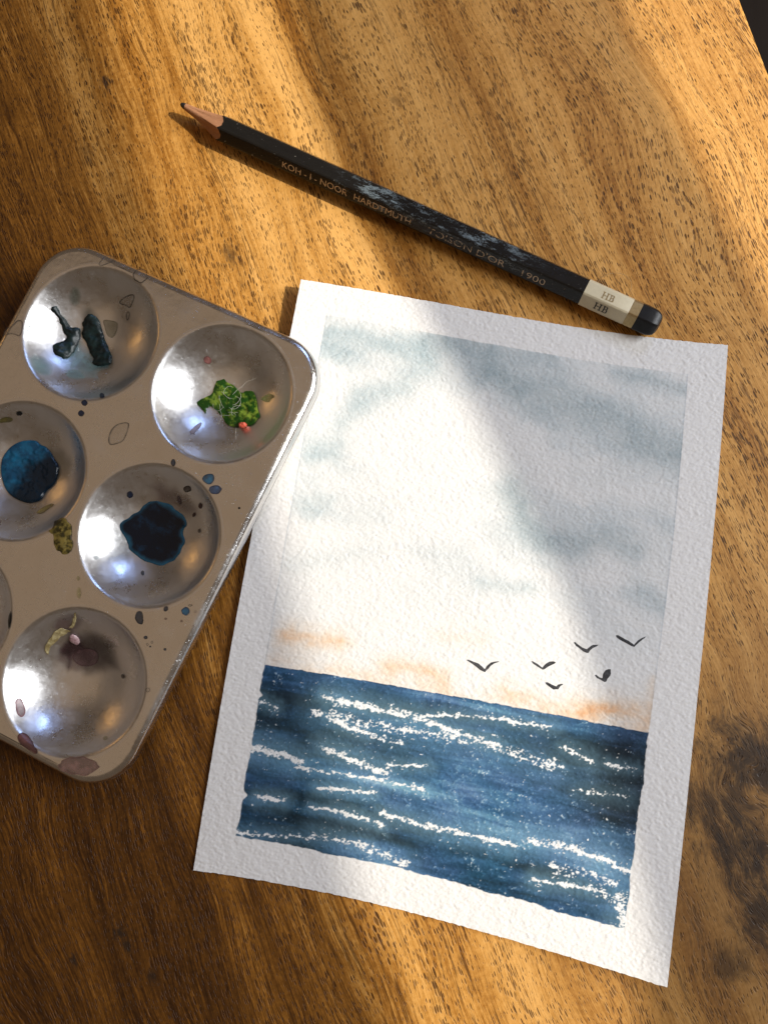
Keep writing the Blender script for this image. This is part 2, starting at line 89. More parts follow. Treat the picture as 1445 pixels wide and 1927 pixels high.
STAINS = [([(-30.7, 66.6), (-30.43, 69.13), (-29.65, 70.69), (-27.5, 71.24), (-26.48, 70.24), (-27.7, 68.58), (-29.21, 66.86)], 'ring_grey'), ([(-14.82, 69.9), (-14.48, 69.29), (-14.56, 68.61), (-14.91, 68.03), (-15.1, 67.32), (-15.7, 66.83), (-16.51, 66.87), (-17.22, 67.0), (-18.15, 67.02), (-18.45, 67.57), (-19.01, 68.04), (-19.29, 68.7), (-19.11, 69.38), (-19.09, 70.11), (-18.42, 70.5), (-17.91, 70.98), (-17.2, 71.21), (-16.45, 71.16), (-15.67, 71.07), (-15.25, 70.42)], 'ring_dark'), ([(-23.09, 59.96), (-21.5, 62.07), (-18.75, 63.68), (-17.43, 63.43), (-18.06, 61.23), (-18.71, 59.65), (-20.14, 59.99), (-21.79, 59.77)], 'ring_dark'), ([(-19.51, 57.19), (-19.34, 58.8), (-18.25, 58.74), (-18.0, 56.99), (-18.5, 55.92)], 'ring_dark'), ([(-46.99, 33.79), (-47.43, 36.76), (-45.66, 38.75), (-45.49, 40.66), (-43.84, 41.39), (-42.59, 39.74), (-41.68, 36.34), (-44.34, 36.41), (-46.21, 35.33)], 'ring_dark'), ([(-40.15, 41.26), (-40.03, 40.95), (-39.95, 40.57), (-40.03, 40.14), (-40.28, 39.79), (-40.46, 39.36), (-40.77, 39.14), (-41.09, 38.96), (-41.34, 39.21), (-41.67, 39.15), (-41.81, 39.52), (-42.0, 39.82), (-41.96, 40.27), (-41.81, 40.69), (-41.64, 41.05), (-41.45, 41.44), (-41.14, 41.6), (-40.83, 41.75), (-40.51, 41.79), (-40.31, 41.53)], 'ring_teal'), ([(-1.69, 19.57), (-2.4, 21.91), (-2.15, 24.08), (-1.06, 25.73), (1.55, 27.32), (2.34, 25.24), (2.67, 22.73), (2.56, 21.16), (1.32, 19.82), (-0.53, 18.44)], 'ring_dark'), ([(29.21, 21.13), (29.51, 22.91), (31.72, 24.24), (32.93, 22.49), (32.47, 20.87), (31.12, 20.53)], 'blue_teal'), ([(36.02, 21.29), (36.14, 20.86), (36.03, 20.37), (35.98, 19.9), (35.68, 19.41), (35.18, 19.04), (34.6, 18.91), (34.05, 18.58), (33.56, 18.71), (33.17, 18.92), (32.71, 19.09), (32.71, 19.56), (32.53, 19.97), (32.73, 20.47), (33.18, 20.86), (33.59, 21.23), (34.1, 21.46), (34.62, 21.65), (35.09, 21.55), (35.5, 21.42)], 'steel_blue'), ([(19.97, 22.29), (20.07, 21.96), (20.1, 21.66), (20.13, 21.35), (20.0, 21.15), (19.86, 20.96), (19.6, 21.0), (19.36, 21.11), (19.1, 21.12), (18.87, 21.4), (18.67, 21.69), (18.55, 22.01), (18.56, 22.31), (18.57, 22.58), (18.66, 22.81), (18.82, 22.94), (19.03, 22.99), (19.27, 22.99), (19.52, 22.77), (19.73, 22.53)], 'slate'), ([(-12.2, 23.82), (-12.1, 23.53), (-12.16, 23.24), (-12.15, 22.94), (-12.38, 22.77), (-12.6, 22.61), (-12.87, 22.56), (-13.16, 22.47), (-13.43, 22.64), (-13.75, 22.75), (-13.93, 23.03), (-14.05, 23.33), (-13.94, 23.62), (-13.94, 23.92), (-13.73, 24.11), (-13.55, 24.34), (-13.24, 24.36), (-12.95, 24.3), (-12.67, 24.23), (-12.39, 24.08)], 'navy'), ([(-12.84, 27.07), (-12.74, 26.77), (-12.83, 26.49), (-12.88, 26.23), (-13.0, 25.97), (-13.27, 25.88), (-13.53, 25.81), (-13.8, 25.81), (-14.06, 25.93), (-14.29, 26.09), (-14.6, 26.26), (-14.71, 26.57), (-14.61, 26.86), (-14.52, 27.12), (-14.37, 27.34), (-14.19, 27.58), (-13.91, 27.69), (-13.6, 27.54), (-13.33, 27.44), (-13.0, 27.35)], 'navy'), ([(-9.64, 31.25), (-9.06, 30.99), (-9.03, 30.72), (-9.19, 30.52), (-9.27, 30.3), (-9.49, 30.21), (-9.7, 30.11), (-9.95, 30.07), (-10.38, 30.18), (-10.89, 30.48), (-11.31, 30.71), (-11.65, 30.96), (-11.94, 31.24), (-12.15, 31.54), (-11.88, 31.67), (-11.79, 31.87), (-11.38, 31.84), (-11.0, 31.81), (-10.55, 31.74), (-10.05, 31.53)], 'navy'), ([(26.48, 17.27), (26.59, 17.0), (26.52, 16.67), (26.13, 16.4), (25.83, 16.14), (25.47, 15.96), (25.07, 15.7), (24.66, 15.7), (24.44, 15.94), (24.08, 16.01), (23.96, 16.29), (23.92, 16.61), (24.13, 16.94), (24.41, 17.23), (24.72, 17.49), (25.09, 17.69), (25.5, 17.84), (25.89, 17.85), (26.23, 17.76), (26.44, 17.56)], 'umber'), ([(10.43, 8.25), (10.48, 7.93), (10.46, 7.6), (10.31, 7.32), (10.13, 7.09), (9.92, 6.9), (9.68, 6.75), (9.45, 6.91), (9.21, 6.96), (8.97, 7.1), (8.94, 7.45), (8.84, 7.73), (8.83, 8.07), (9.03, 8.32), (9.16, 8.61), (9.39, 8.75), (9.63, 8.93), (9.89, 8.85), (10.1, 8.71), (10.29, 8.51)], 'navy'), ([(24.05, 13.14), (24.35, 12.77), (24.44, 12.42), (24.53, 12.09), (24.56, 11.8), (24.37, 11.73), (24.23, 11.61), (24.0, 11.58), (23.68, 11.72), (23.36, 12.08), (23.03, 12.36), (22.85, 12.74), (22.7, 13.08), (22.63, 13.38), (22.65, 13.62), (22.76, 13.77), (22.94, 13.83), (23.11, 13.97), (23.43, 13.78), (23.73, 13.41)], 'mauve'), ([(31.7, 14.31), (31.79, 14.02), (31.7, 13.75), (31.66, 13.46), (31.44, 13.31), (31.22, 13.22), (30.99, 13.19), (30.76, 13.19), (30.55, 13.35), (30.32, 13.49), (30.28, 13.79), (30.16, 14.04), (30.24, 14.3), (30.34, 14.53), (30.45, 14.79), (30.65, 14.96), (30.92, 14.86), (31.14, 14.82), (31.36, 14.72), (31.58, 14.57)], 'russet'), ([(30.23, 10.71), (30.1, 10.49), (30.03, 10.23), (29.85, 10.1), (29.67, 9.98), (29.5, 9.99), (29.33, 10.0), (29.23, 10.16), (29.15, 10.33), (29.09, 10.52), (29.1, 10.74), (29.2, 10.97), (29.28, 11.22), (29.45, 11.39), (29.64, 11.45), (29.82, 11.49), (29.97, 11.41), (30.08, 11.29), (30.18, 11.14), (30.25, 10.95)], 'russet'), ([(43.56, 18.51), (43.59, 18.4), (43.54, 18.3), (43.51, 18.21), (43.48, 18.1), (43.38, 18.06), (43.29, 18.0), (43.17, 18.0), (43.06, 18.04), (42.98, 18.12), (42.9, 18.2), (42.88, 18.31), (42.89, 18.41), (42.91, 18.52), (43.01, 18.58), (43.08, 18.65), (43.18, 18.71), (43.28, 18.66), (43.38, 18.64), (43.46, 18.57)], 'black'), ([(10.42, 54.8), (10.86, 55.95), (11.78, 56.26), (12.81, 55.44), (12.59, 54.26), (11.06, 53.9)], 'pink'), ([(17.19, 32.35), (17.16, 34.65), (18.03, 37.24), (18.76, 36.68), (18.84, 34.57), (18.61, 32.31)], 'mauve_pale'), ([(31.06, 51.4), (32.54, 52.83), (33.78, 53.91), (36.29, 53.41), (35.0, 52.37), (34.78, 51.06), (32.61, 50.93)], 'lime'), ([(-15.34, -9.37), (-14.33, -7.21), (-12.27, -4.79), (-10.8, -4.91), (-11.98, -6.85), (-12.75, -8.8), (-14.26, -9.63)], 'ochre'), ([(-37.08, 11.14), (-35.85, 12.7), (-33.74, 13.37), (-34.02, 12.02), (-35.93, 10.84), (-36.94, 10.06)], 'olive'), ([(-31.4, 15.83), (-31.44, 15.61), (-31.61, 15.38), (-31.77, 15.16), (-31.96, 14.91), (-32.25, 14.83), (-32.52, 14.66), (-32.78, 14.61), (-32.93, 14.71), (-33.06, 14.82), (-33.15, 14.97), (-33.15, 15.18), (-33.01, 15.43), (-32.83, 15.68), (-32.54, 15.86), (-32.29, 16.03), (-32.03, 16.09), (-31.76, 16.18), (-31.62, 16.07), (-31.48, 15.98)], 'black'), ([(-26.6, 53.46), (-22.98, 54.51), (-21.11, 54.51), (-20.6, 51.35), (-21.04, 49.23), (-23.27, 49.46), (-25.12, 51.73)], 'olive_pale'), ([(-34.02, 56.58), (-34.03, 55.65), (-33.97, 54.73), (-34.21, 53.97), (-34.6, 53.47), (-34.94, 52.87), (-35.47, 52.95), (-35.96, 53.01), (-36.43, 53.39), (-36.8, 53.99), (-37.23, 54.61), (-37.18, 55.52), (-37.15, 56.35), (-36.93, 57.08), (-36.71, 57.96), (-36.22, 58.31), (-35.71, 58.39), (-35.19, 58.41), (-34.74, 57.94), (-34.27, 57.44)], 'green_pale'), ([(-29.43, 30.84), (-29.33, 29.93), (-29.76, 29.27), (-30.44, 28.84), (-31.24, 28.56), (-32.27, 28.6), (-33.43, 28.76), (-34.48, 29.48), (-35.26, 30.29), (-36.25, 31.06), (-36.68, 32.01), (-36.47, 32.77), (-36.71, 33.78), (-35.71, 33.91), (-35.05, 34.33), (-34.06, 34.29), (-32.99, 33.91), (-31.83, 33.51), (-30.83, 32.73), (-30.15, 31.8)], 'teal_wash'), ([(-21.45, 34.6), (-21.25, 34.02), (-21.43, 33.42), (-22.25, 32.96), (-22.72, 32.42), (-23.58, 32.07), (-24.53, 31.85), (-25.52, 31.82), (-26.31, 32.09), (-26.87, 32.48), (-27.13, 32.97), (-27.56, 33.42), (-27.16, 33.97), (-26.99, 34.52), (-26.27, 34.92), (-25.59, 35.39), (-24.62, 35.59), (-23.73, 35.42), (-22.97, 35.2), (-22.26, 34.93)], 'teal_wash'), ([(10.74, -8.81), (10.87, -9.06), (10.89, -9.34), (10.87, -9.62), (10.78, -9.9), (10.5, -9.97), (10.28, -10.14), (10.0, -10.17), (9.73, -10.01), (9.49, -9.84), (9.24, -9.63), (9.24, -9.31), (9.08, -9.02), (9.28, -8.79), (9.29, -8.47), (9.54, -8.32), (9.8, -8.25), (10.08, -8.3), (10.39, -8.29), (10.64, -8.5)], 'teal_wash'), ([(10.95, -12.63), (11.0, -12.84), (11.02, -13.05), (10.91, -13.23), (10.88, -13.45), (10.71, -13.59), (10.5, -13.68), (10.26, -13.67), (10.04, -13.59), (9.88, -13.44), (9.74, -13.3), (9.59, -13.13), (9.6, -12.92), (9.66, -12.73), (9.79, -12.58), (9.93, -12.43), (10.12, -12.32), (10.35, -12.35), (10.55, -12.42), (10.73, -12.52)], 'teal_wash'), ([(23.84, -11.29), (23.97, -11.47), (24.07, -11.68), (24.06, -11.86), (24.04, -12.05), (23.91, -12.15), (23.69, -12.1), (23.52, -12.17), (23.32, -12.01), (23.11, -11.91), (22.91, -11.74), (22.83, -11.52), (22.78, -11.32), (22.77, -11.13), (22.86, -11.0), (22.93, -10.85), (23.13, -10.88), (23.31, -10.91), (23.52, -10.91), (23.69, -11.11)], 'slate'), ([(8.59, -59.55), (9.11, -58.43), (10.52, -59.37), (12.73, -61.43), (13.0, -62.93), (11.59, -62.74), (10.05, -61.31)], 'pink_edge'), ([(15.05, -67.4), (15.4, -65.69), (17.61, -66.02), (19.7, -66.81), (20.84, -67.52), (22.58, -68.03), (22.59, -69.42), (19.29, -68.96), (16.87, -68.75)], 'mauve_dark'), ([(40.74, -63.95), (40.35, -64.74), (39.97, -65.44), (39.63, -66.11), (39.11, -66.8), (38.67, -67.62), (37.51, -68.27), (36.18, -68.57), (35.09, -68.98), (33.86, -69.61), (32.94, -69.44), (31.48, -69.95), (30.66, -69.69), (29.96, -69.36), (29.5, -68.88), (30.2, -67.99), (29.93, -67.45), (30.39, -66.72), (31.23, -66.01), (31.71, -65.38), (33.03, -64.82), (34.02, -64.21), (35.17, -63.42), (36.33, -63.45), (37.33, -63.4), (38.49, -63.18), (39.36, -63.32), (39.69, -63.81)], 'mauve_wash'), ([(43.81, -14.31), (43.95, -14.66), (43.9, -15.04), (43.8, -15.39), (43.61, -15.73), (43.29, -15.97), (42.87, -15.91), (42.51, -15.94), (42.15, -15.87), (41.91, -15.59), (41.64, -15.36), (41.44, -15.03), (41.57, -14.67), (41.7, -14.35), (41.9, -14.07), (42.11, -13.72), (42.51, -13.66), (42.91, -13.65), (43.25, -13.83), (43.55, -14.04)], 'blue_teal'), ([(37.84, -16.66), (37.83, -16.93), (37.68, -17.12), (37.59, -17.32), (37.44, -17.47), (37.25, -17.47), (37.06, -17.56), (36.89, -17.4), (36.78, -17.18), (36.61, -17.01), (36.55, -16.74), (36.56, -16.46), (36.67, -16.23), (36.82, -16.07), (36.97, -15.93), (37.15, -15.9), (37.34, -15.84), (37.52, -15.99), (37.63, -16.21), (37.72, -16.42)], 'slate'), ([(30.19, -23.02), (29.81, -20.9), (31.44, -20.26), (33.39, -23.64), (31.91, -23.99), (31.13, -23.65)], 'slate'), ([(43.64, -12.53), (43.73, -12.6), (43.63, -12.74), (43.58, -12.86), (43.41, -12.95), (43.28, -13.08), (43.1, -13.15), (42.94, -13.14), (42.75, -13.17), (42.62, -13.13), (42.61, -13.02), (42.55, -12.94), (42.64, -12.81), (42.67, -12.69), (42.83, -12.59), (42.96, -12.46), (43.15, -12.4), (43.33, -12.36), (43.48, -12.39), (43.62, -12.42)], 'ring_dark'), ([(36.16, -26.25), (36.19, -26.41), (36.23, -26.57), (36.1, -26.7), (36.05, -26.86), (35.88, -26.9), (35.75, -27.02), (35.58, -26.95), (35.41, -26.94), (35.26, -26.87), (35.14, -26.74), (35.12, -26.57), (35.14, -26.41), (35.19, -26.26), (35.3, -26.14), (35.42, -26.04), (35.58, -25.97), (35.75, -25.99), (35.89, -26.05), (36.01, -26.16)], 'slate'), ([(42.64, -26.82), (42.68, -26.92), (42.68, -27.04), (42.67, -27.15), (42.62, -27.27), (42.49, -27.32), (42.37, -27.32), (42.25, -27.33), (42.14, -27.3), (42.02, -27.26), (41.97, -27.15), (41.94, -27.04), (41.95, -26.93), (41.93, -26.79), (42.04, -26.72), (42.14, -26.66), (42.25, -26.61), (42.38, -26.61), (42.5, -26.64), (42.59, -26.72)], 'slate'), ([(37.36, -27.81), (37.4, -27.93), (37.38, -28.04), (37.36, -28.15), (37.3, -28.23), (37.22, -28.3), (37.13, -28.35), (37.02, -28.31), (36.91, -28.28), (36.81, -28.22), (36.73, -28.12), (36.72, -27.99), (36.71, -27.88), (36.7, -27.75), (36.78, -27.68), (36.88, -27.65), (36.96, -27.58), (37.07, -27.61), (37.18, -27.64), (37.26, -27.73)], 'ring_dark'), ([(38.28, -26.72), (38.31, -26.84), (38.33, -26.95), (38.3, -27.07), (38.25, -27.16), (38.16, -27.22), (38.05, -27.22), (37.94, -27.21), (37.85, -27.16), (37.73, -27.13), (37.69, -27.01), (37.61, -26.9), (37.65, -26.79), (37.64, -26.67), (37.72, -26.6), (37.8, -26.54), (37.89, -26.49), (38.0, -26.53), (38.12, -26.54), (38.2, -26.63)], 'ring_dark'), ([(38.32, -28.06), (38.32, -28.14), (38.31, -28.22), (38.32, -28.31), (38.26, -28.37), (38.18, -28.39), (38.11, -28.44), (38.02, -28.44), (37.94, -28.42), (37.86, -28.38), (37.83, -28.29), (37.8, -28.22), (37.81, -28.14), (37.83, -28.06), (37.87, -28.0), (37.94, -27.94), (38.02, -27.92), (38.11, -27.93), (38.19, -27.95), (38.27, -27.99)], 'slate'), ([(45.64, -13.58), (45.69, -13.69), (45.69, -13.81), (45.68, -13.93), (45.58, -13.98), (45.51, -14.05), (45.42, -14.1), (45.31, -14.09), (45.21, -14.02), (45.12, -13.95), (45.06, -13.86), (45.0, -13.75), (44.99, -13.64), (45.04, -13.54), (45.08, -13.45), (45.16, -13.38), (45.25, -13.32), (45.37, -13.38), (45.49, -13.38), (45.57, -13.48)], 'ring_dark'), ([(43.22, -17.68), (43.26, -17.8), (43.29, -17.92), (43.21, -18.01), (43.18, -18.12), (43.08, -18.16), (42.99, -18.22), (42.88, -18.17), (42.76, -18.17), (42.7, -18.06), (42.62, -17.97), (42.57, -17.86), (42.58, -17.75), (42.58, -17.63), (42.65, -17.55), (42.74, -17.51), (42.83, -17.43), (42.94, -17.5), (43.04, -17.53), (43.15, -17.58)], 'russet_pale'), ([(38.86, -19.07), (38.89, -19.17), (38.84, -19.28), (38.79, -19.38), (38.71, -19.45), (38.63, -19.55), (38.5, -19.6), (38.38, -19.6), (38.27, -19.56), (38.2, -19.49), (38.09, -19.43), (38.08, -19.33), (38.07, -19.22), (38.15, -19.13), (38.21, -19.03), (38.32, -18.97), (38.44, -18.94), (38.56, -18.91), (38.69, -18.92), (38.79, -18.98)], 'russet_pale'), ([(32.86, -40.67), (32.91, -40.87), (32.92, -41.08), (32.88, -41.3), (32.75, -41.49), (32.54, -41.58), (32.34, -41.64), (32.13, -41.67), (31.95, -41.57), (31.75, -41.5), (31.67, -41.31), (31.56, -41.13), (31.57, -40.91), (31.61, -40.7), (31.79, -40.56), (31.95, -40.44), (32.14, -40.34), (32.34, -40.39), (32.52, -40.44), (32.69, -40.54)], 'umber'), ([(43.78, -38.88), (43.76, -39.09), (43.77, -39.28), (43.69, -39.45), (43.62, -39.64), (43.45, -39.77), (43.25, -39.84), (43.04, -39.78), (42.85, -39.73), (42.69, -39.62), (42.53, -39.48), (42.5, -39.29), (42.54, -39.1), (42.54, -38.89), (42.71, -38.77), (42.86, -38.64), (43.04, -38.54), (43.26, -38.55), (43.45, -38.63), (43.61, -38.75)], 'ring_grey'), ([(33.8, 7.28), (33.88, 7.1), (33.85, 6.94), (33.84, 6.76), (33.73, 6.65), (33.6, 6.57), (33.45, 6.56), (33.29, 6.56), (33.13, 6.62), (32.98, 6.74), (32.86, 6.89), (32.84, 7.08), (32.79, 7.27), (32.86, 7.42), (32.97, 7.53), (33.06, 7.68), (33.23, 7.71), (33.41, 7.66), (33.55, 7.53), (33.68, 7.41)], 'umber'), ([(10.15, -19.91), (10.22, -20.16), (10.28, -20.39), (10.26, -20.6), (10.17, -20.73), (10.09, -20.88), (9.92, -20.88), (9.73, -20.79), (9.55, -20.74), (9.4, -20.53), (9.24, -20.35), (9.11, -20.11), (9.11, -19.9), (9.16, -19.73), (9.21, -19.56), (9.29, -19.42), (9.46, -19.43), (9.62, -19.39), (9.81, -19.56), (9.96, -19.74)], 'ochre_pale'), ([(12.52, -23.53), (12.8, -24.01), (12.93, -24.48), (12.89, -24.8), (12.97, -25.27), (12.7, -25.24), (12.47, -25.23), (12.2, -25.1), (11.91, -24.85), (11.57, -24.6), (11.29, -24.12), (11.05, -23.62), (11.01, -23.22), (10.9, -22.78), (10.88, -22.39), (11.16, -22.42), (11.32, -22.27), (11.62, -22.43), (11.93, -22.77), (12.25, -23.06)], 'ochre_pale'), ([(15.05, -42.78), (16.03, -40.42), (18.92, -38.43), (21.54, -38.36), (22.72, -40.21), (22.48, -42.23), (19.48, -44.44), (16.53, -44.34)], 'ring_plum'), ([(22.02, -41.87), (21.62, -43.06), (21.27, -44.17), (21.05, -45.35), (19.78, -46.01), (19.14, -47.11), (17.83, -47.47), (16.54, -47.55), (15.3, -47.86), (14.15, -47.33), (13.08, -46.86), (11.75, -46.57), (11.02, -45.57), (10.86, -44.36), (10.34, -43.29), (10.56, -42.13), (10.98, -41.06), (11.17, -39.8), (12.15, -38.99), (12.97, -37.87), (14.4, -38.02), (15.58, -37.01), (16.83, -37.57), (17.99, -37.93), (19.44, -37.92), (20.12, -38.97), (21.36, -39.55), (22.11, -40.58)], 'plum_wash'), ([(16.04, -30.53), (15.55, -31.71), (15.63, -32.5), (15.28, -33.46), (14.79, -34.42), (14.19, -35.35), (13.45, -36.2), (12.78, -37.25), (11.75, -37.43), (10.87, -38.03), (10.04, -38.09), (9.34, -37.91), (8.81, -37.54), (8.17, -37.32), (7.49, -36.99), (7.6, -36.02), (7.77, -35.11), (8.09, -34.2), (8.27, -33.22), (9.2, -32.46), (9.86, -31.62), (10.66, -30.86), (11.58, -29.94), (12.52, -29.64), (13.51, -29.24), (14.28, -29.37), (14.69, -29.92), (15.61, -29.94)], 'plum_wash'), ([(37.89, -56.65), (38.02, -56.76), (38.25, -56.81), (38.33, -56.97), (38.25, -57.19), (38.12, -57.39), (37.97, -57.6), (37.7, -57.74), (37.46, -57.9), (37.2, -57.91), (36.93, -57.97), (36.8, -57.83), (36.59, -57.77), (36.56, -57.58), (36.58, -57.37), (36.79, -57.18), (36.9, -56.97), (37.13, -56.81), (37.39, -56.67), (37.66, -56.63)], 'ochre_pale'), ([(-2.54, -39.54), (-2.19, -40.29), (-1.97, -40.97), (-1.9, -41.4), (-1.85, -41.79), (-1.92, -41.93), (-2.04, -41.97), (-2.32, -41.57), (-2.77, -41.24), (-3.39, -40.74), (-3.99, -40.17), (-4.23, -39.4), (-4.36, -38.67), (-4.21, -38.12), (-4.02, -37.48), (-3.99, -37.12), (-3.83, -37.15), (-3.47, -37.74), (-3.16, -38.27), (-2.84, -38.71)], 'black')]
SHADE_E1 = [(-107.6, 226.5), (-96.6, 175.1), (-88.5, 145.5), (-80.8, 116.8), (-72.5, 94.5), (-60.2, 62.0), (-46.5, 27.5), (-30.9, -13.7), (-12.6, -97.4), (1.1, -132.5), (11.2, -172.7)]
SHADE_E2 = [(-44.0, 222.1), (-31.3, 171.5), (-22.9, 133.0), (-9.7, 95.9), (13.6, 53.4), (43.8, -6.1), (56.8, -37.2), (65.9, -95.9), (69.6, -130.5), (73.5, -170.1)]
SHADE_E3 = [(56.3, 225.1), (76.7, 165.4), (90.0, 127.9), (115.3, 64.3), (141.9, 8.7), (172.9, -65.9), (202.9, -158.7)]
SPOTS = [(101.9, -72.4), (98.5, -82.5), (90.4, -84.1), (98.5, -95.3), (103.0, -114.6), (94.0, -124.4), (-76.1, -121.2), (-73.6, -124.7), (-89.0, -129.1), (-66.0, -132.7), (-92.5, 144.7), (-48.9, 82.9), (-97.5, 119.4), (3.9, 133.6)]

# ------------------------------------------------------------------ helpers
def link(name, me, mat=None, parent=None):
    o = bpy.data.objects.new(name, me)
    C.objects.link(o)
    if mat is not None and not me.materials:
        me.materials.append(mat)
    if parent is not None:
        o.parent = parent
    return o

def tag(o, label=None, cat=None, group=None, kind=None):
    if label: o['label'] = label
    if cat: o['category'] = cat
    if group: o['group'] = group
    if kind: o['kind'] = kind
    return o

def np_mesh(name, verts, faces, normals=None, colors=None, smooth=True):
    """verts (n,3) metres, faces (m,3|4) int arrays"""
    me = bpy.data.meshes.new(name)
    verts = np.asarray(verts, np.float32)
    faces = np.asarray(faces, np.int32)
    k = faces.shape[1]
    me.vertices.add(len(verts))
    me.vertices.foreach_set('co', verts.ravel())
    me.loops.add(faces.size)
    me.loops.foreach_set('vertex_index', faces.ravel())
    me.polygons.add(len(faces))
    me.polygons.foreach_set('loop_start', np.arange(0, faces.size, k, dtype=np.int32))
    me.polygons.foreach_set('loop_total', np.full(len(faces), k, np.int32))
    if smooth:
        me.polygons.foreach_set('use_smooth', np.ones(len(faces), bool))
    me.update(calc_edges=True)
    me.validate()
    if colors is not None:
        a = me.color_attributes.new('Col', 'FLOAT_COLOR', 'POINT')
        c = np.ones((len(verts), 4), np.float32)
        c[:, :colors.shape[1]] = colors
        a.data.foreach_set('color', c.ravel())
    if normals is not None:
        me.normals_split_custom_set_from_vertices(np.asarray(normals, np.float32).tolist())
    return me

def raw_mesh(name, verts, faces, smooth=True):
    me = bpy.data.meshes.new(name)
    me.from_pydata([tuple(v) for v in verts], [], faces)
    if smooth:
        me.polygons.foreach_set('use_smooth', [True] * len(me.polygons))
    me.update()
    return me

class NT:
    """small node-tree writer"""
    def __init__(self, name):
        self.m = bpy.data.materials.new(name)
        self.m.use_nodes = True
        self.t = self.m.node_tree
        self.bsdf = self.t.nodes['Principled BSDF']
        self.out = self.t.nodes['Material Output']
    def n(self, typ, **kw):
        nd = self.t.nodes.new(typ)
        for k, v in kw.items():
            setattr(nd, k, v)
        return nd
    def put(self, sock, v):
        if isinstance(v, bpy.types.NodeSocket):
            self.t.links.new(v, sock)
        elif v is not None:
            sock.default_value = v
    def math(self, op, a, b=None, c=None, clamp=False):
        nd = self.n('ShaderNodeMath', operation=op, use_clamp=clamp)
        for i, v in enumerate((a, b, c)):
            if v is not None:
                self.put(nd.inputs[i], v)
        return nd.outputs[0]
    def vec(self, x, y, z=0.0):
        nd = self.n('ShaderNodeCombineXYZ')
        for i, v in enumerate((x, y, z)):
            self.put(nd.inputs[i], v)
        return nd.outputs[0]
    def noise(self, v, scale=1.0, detail=2.0, rough=0.5, dist=0.0):
        nd = self.n('ShaderNodeTexNoise')
        self.put(nd.inputs['Vector'], v)
        nd.inputs['Scale'].default_value = scale
        nd.inputs['Detail'].default_value = detail
        nd.inputs['Roughness'].default_value = rough
        nd.inputs['Distortion'].default_value = dist
        return nd.outputs['Fac']
    def voronoi(self, v, scale=1.0, rand=1.0, two_d=False):
        nd = self.n('ShaderNodeTexVoronoi', feature='F1', voronoi_dimensions='2D' if two_d else '3D')
        self.put(nd.inputs['Vector'], v)
        nd.inputs['Scale'].default_value = scale
        nd.inputs['Randomness'].default_value = rand
        return nd.outputs['Distance'], nd.outputs['Color']
    def step(self, v, a, b):
        """smooth ramp 0..1 while v goes from a to b"""
        nd = self.n('ShaderNodeMapRange', interpolation_type='SMOOTHSTEP')
        self.put(nd.inputs['Value'], v)
        nd.inputs['From Min'].default_value = a
        nd.inputs['From Max'].default_value = b
        return nd.outputs['Result']
    def mix(self, f, a, b, blend='MIX'):
        nd = self.n('ShaderNodeMix', data_type='RGBA', blend_type=blend)
        self.put(nd.inputs[0], f)
        self.put(nd.inputs[6], a if isinstance(a, bpy.types.NodeSocket) else (*a, 1))
        self.put(nd.inputs[7], b if isinstance(b, bpy.types.NodeSocket) else (*b, 1))
        return nd.outputs[2]
    def obj(self):
        return self.n('ShaderNodeTexCoord').outputs['Object']
    def scaled(self, v, s):
        nd = self.n('ShaderNodeMapping')
        self.put(nd.inputs['Vector'], v)
        nd.inputs['Scale'].default_value = s if hasattr(s, '__len__') else (s, s, s)
        return nd.outputs[0]
    def dot(self, v, d):
        nd = self.n('ShaderNodeVectorMath', operation='DOT_PRODUCT')
        self.put(nd.inputs[0], v)
        nd.inputs[1].default_value = d
        return nd.outputs['Value']
    def bump(self, h, dist, strength=1.0, normal=None):
        nd = self.n('ShaderNodeBump')
        self.put(nd.inputs['Height'], h)
        nd.inputs['Distance'].default_value = dist
        nd.inputs['Strength'].default_value = strength
        if normal is not None:
            self.put(nd.inputs['Normal'], normal)
        return nd.outputs['Normal']
    def set(self, **kw):
        for k, v in kw.items():
            k = k.replace('_', ' ')
            sock = self.bsdf.inputs[k]
            if k in ('Base Color', 'Specular Tint', 'Subsurface Radius') and isinstance(v, tuple) and len(v) == 3 and k == 'Base Color':
                v = (*v, 1)
            self.put(sock, v)
        return self.m

def plain(name, color, rough=0.5, metallic=0.0, spec=0.5, var=0.12, scale=900.0):
    w = NT(name)
    n = w.noise(w.obj(), scale, 3)
    c = w.mix(n, tuple(x * (1 - var) for x in color), tuple(min(1, x * (1 + var)) for x in color))
    return w.set(Base_Color=c, Roughness=rough, Metallic=metallic, Specular_IOR_Level=spec,
                 Normal=w.bump(n, 0.00004))

# ------------------------------------------------------------------ numpy noise
def vnoise(x, y, seed):
    """smooth value noise in -1..1 at (x, y) arrays of one shape"""
    g = np.random.default_rng(seed).uniform(-1, 1, (256, 256)).astype(np.float32)
    xi = np.floor(x).astype(int); yi = np.floor(y).astype(int)
    fx = x - xi; fy = y - yi
    fx = fx * fx * fx * (fx * (fx * 6 - 15) + 10); fy = fy * fy * fy * (fy * (fy * 6 - 15) + 10)
    a = g[yi % 256, xi % 256]; b = g[yi % 256, (xi + 1) % 256]
    c = g[(yi + 1) % 256, xi % 256]; d = g[(yi + 1) % 256, (xi + 1) % 256]
    return (a + (b - a) * fx) * (1 - fy) + (c + (d - c) * fx) * fy

def fbm(x, y, seed, octaves=4, gain=0.5):
    s = 0; a = 1.0; t = 0
    for i in range(octaves):
        ca, sa = math.cos(i * 0.7), math.sin(i * 0.7)
        s = s + a * vnoise((x * ca - y * sa) * 2 ** i + 17 * i, (x * sa + y * ca) * 2 ** i + 31 * i, seed + i)
        t += a; a *= gain
    return s / t

